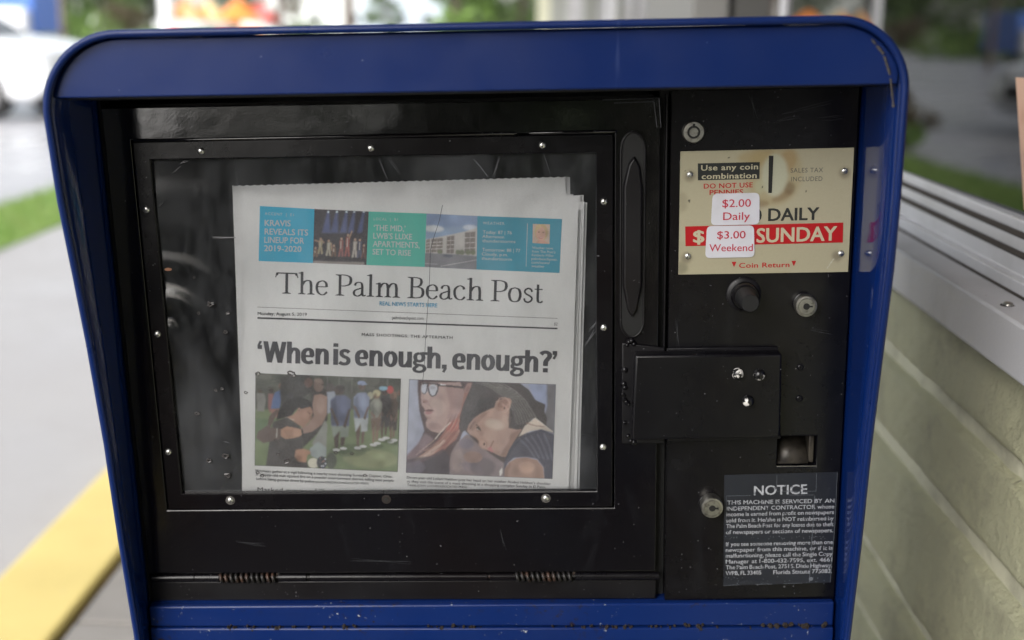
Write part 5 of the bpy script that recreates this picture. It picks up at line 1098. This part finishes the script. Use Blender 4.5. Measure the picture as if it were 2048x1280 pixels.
# ear and temple hair, loose reddish hair falling over the shoulder
e_(640, 220, 34, 60, (184, 132, 124), .9, 3, .2); e_(632, 230, 16, 30, (146, 92, 88), .7, 3, .2); g2([(540, 130), (700, 130), (680, 175), (600, 170)], (110, 84, 80), .9, 4)
g2([(600, 260), (660, 260), (620, 440), (585, 600), (540, 700), (470, 760), (400, 840), (250, 905), (110, 975), (70, 950), (220, 850), (360, 740), (440, 610), (520, 520), (575, 430)], (172, 108, 96), 1, 3); e_(520, 570, 55, 74, (214, 104, 88), .75, 9, .5); g2([(300, 800), (420, 700), (440, 720), (330, 840), (180, 910), (140, 900)], (214, 182, 164), .8, 4)
for k in range(22):
    t = k / 21; x0, y0 = 455 + 150 * t, 560 + 40 * math.sin(k); curve([(x0, y0 - 60), (x0 - 40, y0 + 40), (x0 - 140, y0 + 170), (x0 - 290, y0 + 290 - 30 * t)], .0035, [(226, 190, 170), (112, 66, 62), (196, 130, 110), (90, 60, 60)][k % 4], .5, 0)
curve([(480, 540), (420, 600), (370, 660), (340, 700)], .007, (236, 226, 216), .8, 1)
# mother's shoulder with a tattoo
g2([(495, 1070), (482, 930), (495, 830), (550, 730), (640, 650), (740, 700), (850, 800), (960, 860), (1030, 900), (1010, 1080)], (142, 124, 128), 1, 3); e_(560, 900, 60, 110, (168, 146, 142), .7, 10); e_(800, 960, 120, 90, (106, 94, 104), .7, 12); e_(640, 740, 70, 50, (112, 108, 134), .6, 9)
e_(705, 868, 88, 54, (164, 130, 118), .9, 3)
for k in range(7): curve([(625 + 4 * k, 838 + 11 * k), (700, 826 + 13 * k), (785 - 4 * k, 846 + 11 * k)], .004, (116, 92, 92), .6, 0)
for k in range(5): curve([(570 + 30 * k, 960), (590 + 30 * k, 920), (620 + 34 * k, 950), (650 + 34 * k, 1000)], .005, (104, 100, 132), .55, 1)
g2([(50, 905), (190, 870), (300, 860), (420, 790), (480, 860), (490, 1070), (50, 1070)], (78, 70, 82), .85, 5); g2([(60, 930), (200, 900), (260, 960), (200, 1060), (50, 1040)], (124, 116, 138), .6, 8)
g2([(560, 560), (900, 260), (1100, 300), (1250, 560), (1140, 720), (1010, 930), (860, 830), (700, 700)], (84, 68, 66), 1, 3)
# girl: hair, swept back over the ear
hair = [(680, 150), (790, 140), (960, 150), (1110, 165), (1210, 235), (1275, 330), (1370, 372), (1365, 440), (1390, 500), (1385, 590), (1330, 560), (1262, 500), (1205, 560), (1150, 612), (1040, 615), (1030, 500), (1045, 400), (1000, 300), (940, 285), (895, 310), (890, 400), (800, 440), (735, 480), (680, 540), (640, 600), (590, 640), (560, 600), (570, 470), (600, 360), (650, 240)]
g2(hair, (74, 66, 65), 1, 2); g2([(600, 420), (700, 330), (880, 300), (860, 400), (740, 460), (640, 560), (590, 600)], (60, 54, 56), .8, 8)
for k in range(34):
    t = k / 33; curve([(700 + 260 * t, 160 + 6 * (k % 3)), (830 + 260 * t, 210 + 30 * t), (960 + 240 * t, 300 + 40 * t), (1060 + 230 * t, 430 + 50 * t), (1100 + 230 * t, 560 - 20 * t)], .0034, [(150, 146, 142), (46, 40, 42), (190, 186, 180), (96, 88, 84)][k % 4], .38 + .2 * t, 0)
for k in range(14):
    t = k / 13; curve([(690 + 90 * t, 200 + 60 * t), (650 + 80 * t, 330 + 30 * t), (600 + 70 * t, 470), (580 + 60 * t, 590)], .0034, [(104, 96, 94), (44, 40, 42)][k % 2], .45, 0)
# girl: face lying on the shoulder
gf = [(640, 620), (655, 560), (700, 505), (760, 460), (830, 425), (890, 400), (905, 340), (960, 330), (1030, 400), (1045, 500), (1030, 590), (1100, 606), (1155, 605), (1100, 690), (1060, 760), (1035, 820), (1015, 862), (975, 862), (930, 842), (880, 815), (835, 800), (812, 792), (785, 786), (766, 760), (752, 715), (730, 690), (700, 672), (668, 655)]
g2(gf, (192, 152, 134), 1, 2)
g2([(640, 610), (700, 505), (800, 445), (860, 430), (760, 520), (700, 620)], (162, 122, 108), .8, 7); g2([(1060, 640), (1150, 605), (1060, 760), (1020, 860), (960, 855), (1010, 760)], (156, 114, 98), .8, 7)
e_(900, 560, 96, 44, (222, 202, 186), .7, 22, .45); e_(960, 700, 80, 80, (200, 158, 140), .7, 12); e_(860, 660, 60, 60, (204, 166, 150), .6, 10); e_(1000, 530, 36, 60, (206, 172, 156), .5, 8)
# ear
e_(975, 372, 62, 68, (182, 136, 116), 1, 2, .5); e_(968, 362, 40, 46, (150, 104, 88), .8, 3, .5); e_(985, 390, 14, 34, (196, 150, 130), .7, 2, -.5); curve([(915, 350), (940, 312), (990, 308), (1030, 345), (1036, 395), (1010, 438), (985, 455)], .008, (208, 164, 142), .8, 1); e_(985, 405, 9, 14, (86, 56, 50), .8, 1)
g2([(1035, 420), (1060, 440), (1040, 600), (1025, 520)], (70, 58, 56), .8, 4)
# brow, eye, nose, mouth (the head lies tilted to the left)
curve([(668, 600), (690, 555), (715, 530)], .014, (112, 84, 76), .55, 2); curve([(722, 560), (742, 572), (760, 596), (768, 624)], .009, (64, 48, 48), .9, 1); e_(744, 596, 11, 18, (48, 40, 44), .95, 1, -.5); e_(738, 606, 10, 8, (210, 196, 190), .55, 1); curve([(724, 590), (735, 618), (758, 632)], .005, (120, 84, 78), .7, 1); e_(775, 640, 18, 26, (168, 124, 112), .5, 5)
curve([(690, 660), (735, 690), (752, 720), (762, 760), (785, 784)], .006, (146, 104, 92), .55, 2); e_(790, 742, 34, 34, (206, 164, 146), .6, 5); e_(806, 744, 10, 13, (78, 46, 44), .95, 1); curve([(812, 712), (834, 740), (826, 772)], .005, (150, 106, 94), .7, 1)
curve([(850, 785), (868, 768), (880, 742), (894, 712)], .006, (122, 60, 62), .9, 1); g2([(836, 786), (856, 776), (874, 764), (880, 792), (904, 812), (884, 822), (856, 806)], (204, 112, 116), .85, 2); e_(930, 820, 26, 16, (172, 128, 112), .5, 4)
# collar, shirt, arm
g2([(1130, 672), (1180, 575), (1275, 497), (1350, 550), (1450, 630), (1340, 606), (1240, 620)], (222, 206, 190), 1, 2); curve([(1195, 545), (1280, 570), (1370, 580)], .010, (158, 104, 84), .8, 1); curve([(1275, 497), (1360, 560), (1450, 628)], .006, (240, 232, 222), .8, 1)
g2([(998, 930), (1040, 800), (1100, 705), (1200, 640), (1340, 602), (1470, 655), (1470, 1100), (1385, 1090), (1375, 960), (1310, 880), (1200, 862), (1090, 872), (1030, 930), (1000, 1080)], (76, 76, 96), 1, 2)
for k in range(5): curve([(1130 + 58 * k, 690 - 14 * k), (1210 + 52 * k, 760), (1290 + 42 * k, 870 + 6 * k)], .014, (126, 128, 154), .45, 3)
curve([(1010, 900), (1060, 800), (1130, 710), (1220, 650)], .012, (48, 48, 62), .6, 3)
g2([(1005, 1090), (1010, 980), (1045, 915), (1110, 876), (1210, 866), (1310, 890), (1372, 960), (1388, 1090)], (176, 136, 116), 1, 2); e_(1215, 960, 80, 55, (204, 162, 140), .7, 12); g2([(1000, 1090), (1010, 980), (1050, 915), (1070, 930), (1040, 1000), (1040, 1090)], (140, 102, 86), .7, 7)
g2([(958, 1000), (982, 962), (990, 1012), (966, 1052)], (230, 226, 224), 1, 1)
c.finish(); c.place('portrait_pair_picture', ph(((818.7, 758.7), (1111.5, 769), (1104.5, 957.5), (812.3, 945))), PW_, front, PP, M['picture'])
fr_ = MB()
for q4 in (((511.5, 746.5), (801.5, 757.5), (795, 943.5), (510, 930.5)), ((818.7, 758.7), (1111.5, 769), (1104.5, 957.5), (812.3, 945))):
    P4 = [pp(*p) for p in q4]
    for k in range(4):
        a_, b_2 = P4[k], P4[(k + 1) % 4]; fr_.tube([(*a_, PW_), (*b_2, PW_)], .00016, 4)
pbuild(fr_, 'picture_border', M['ink'])
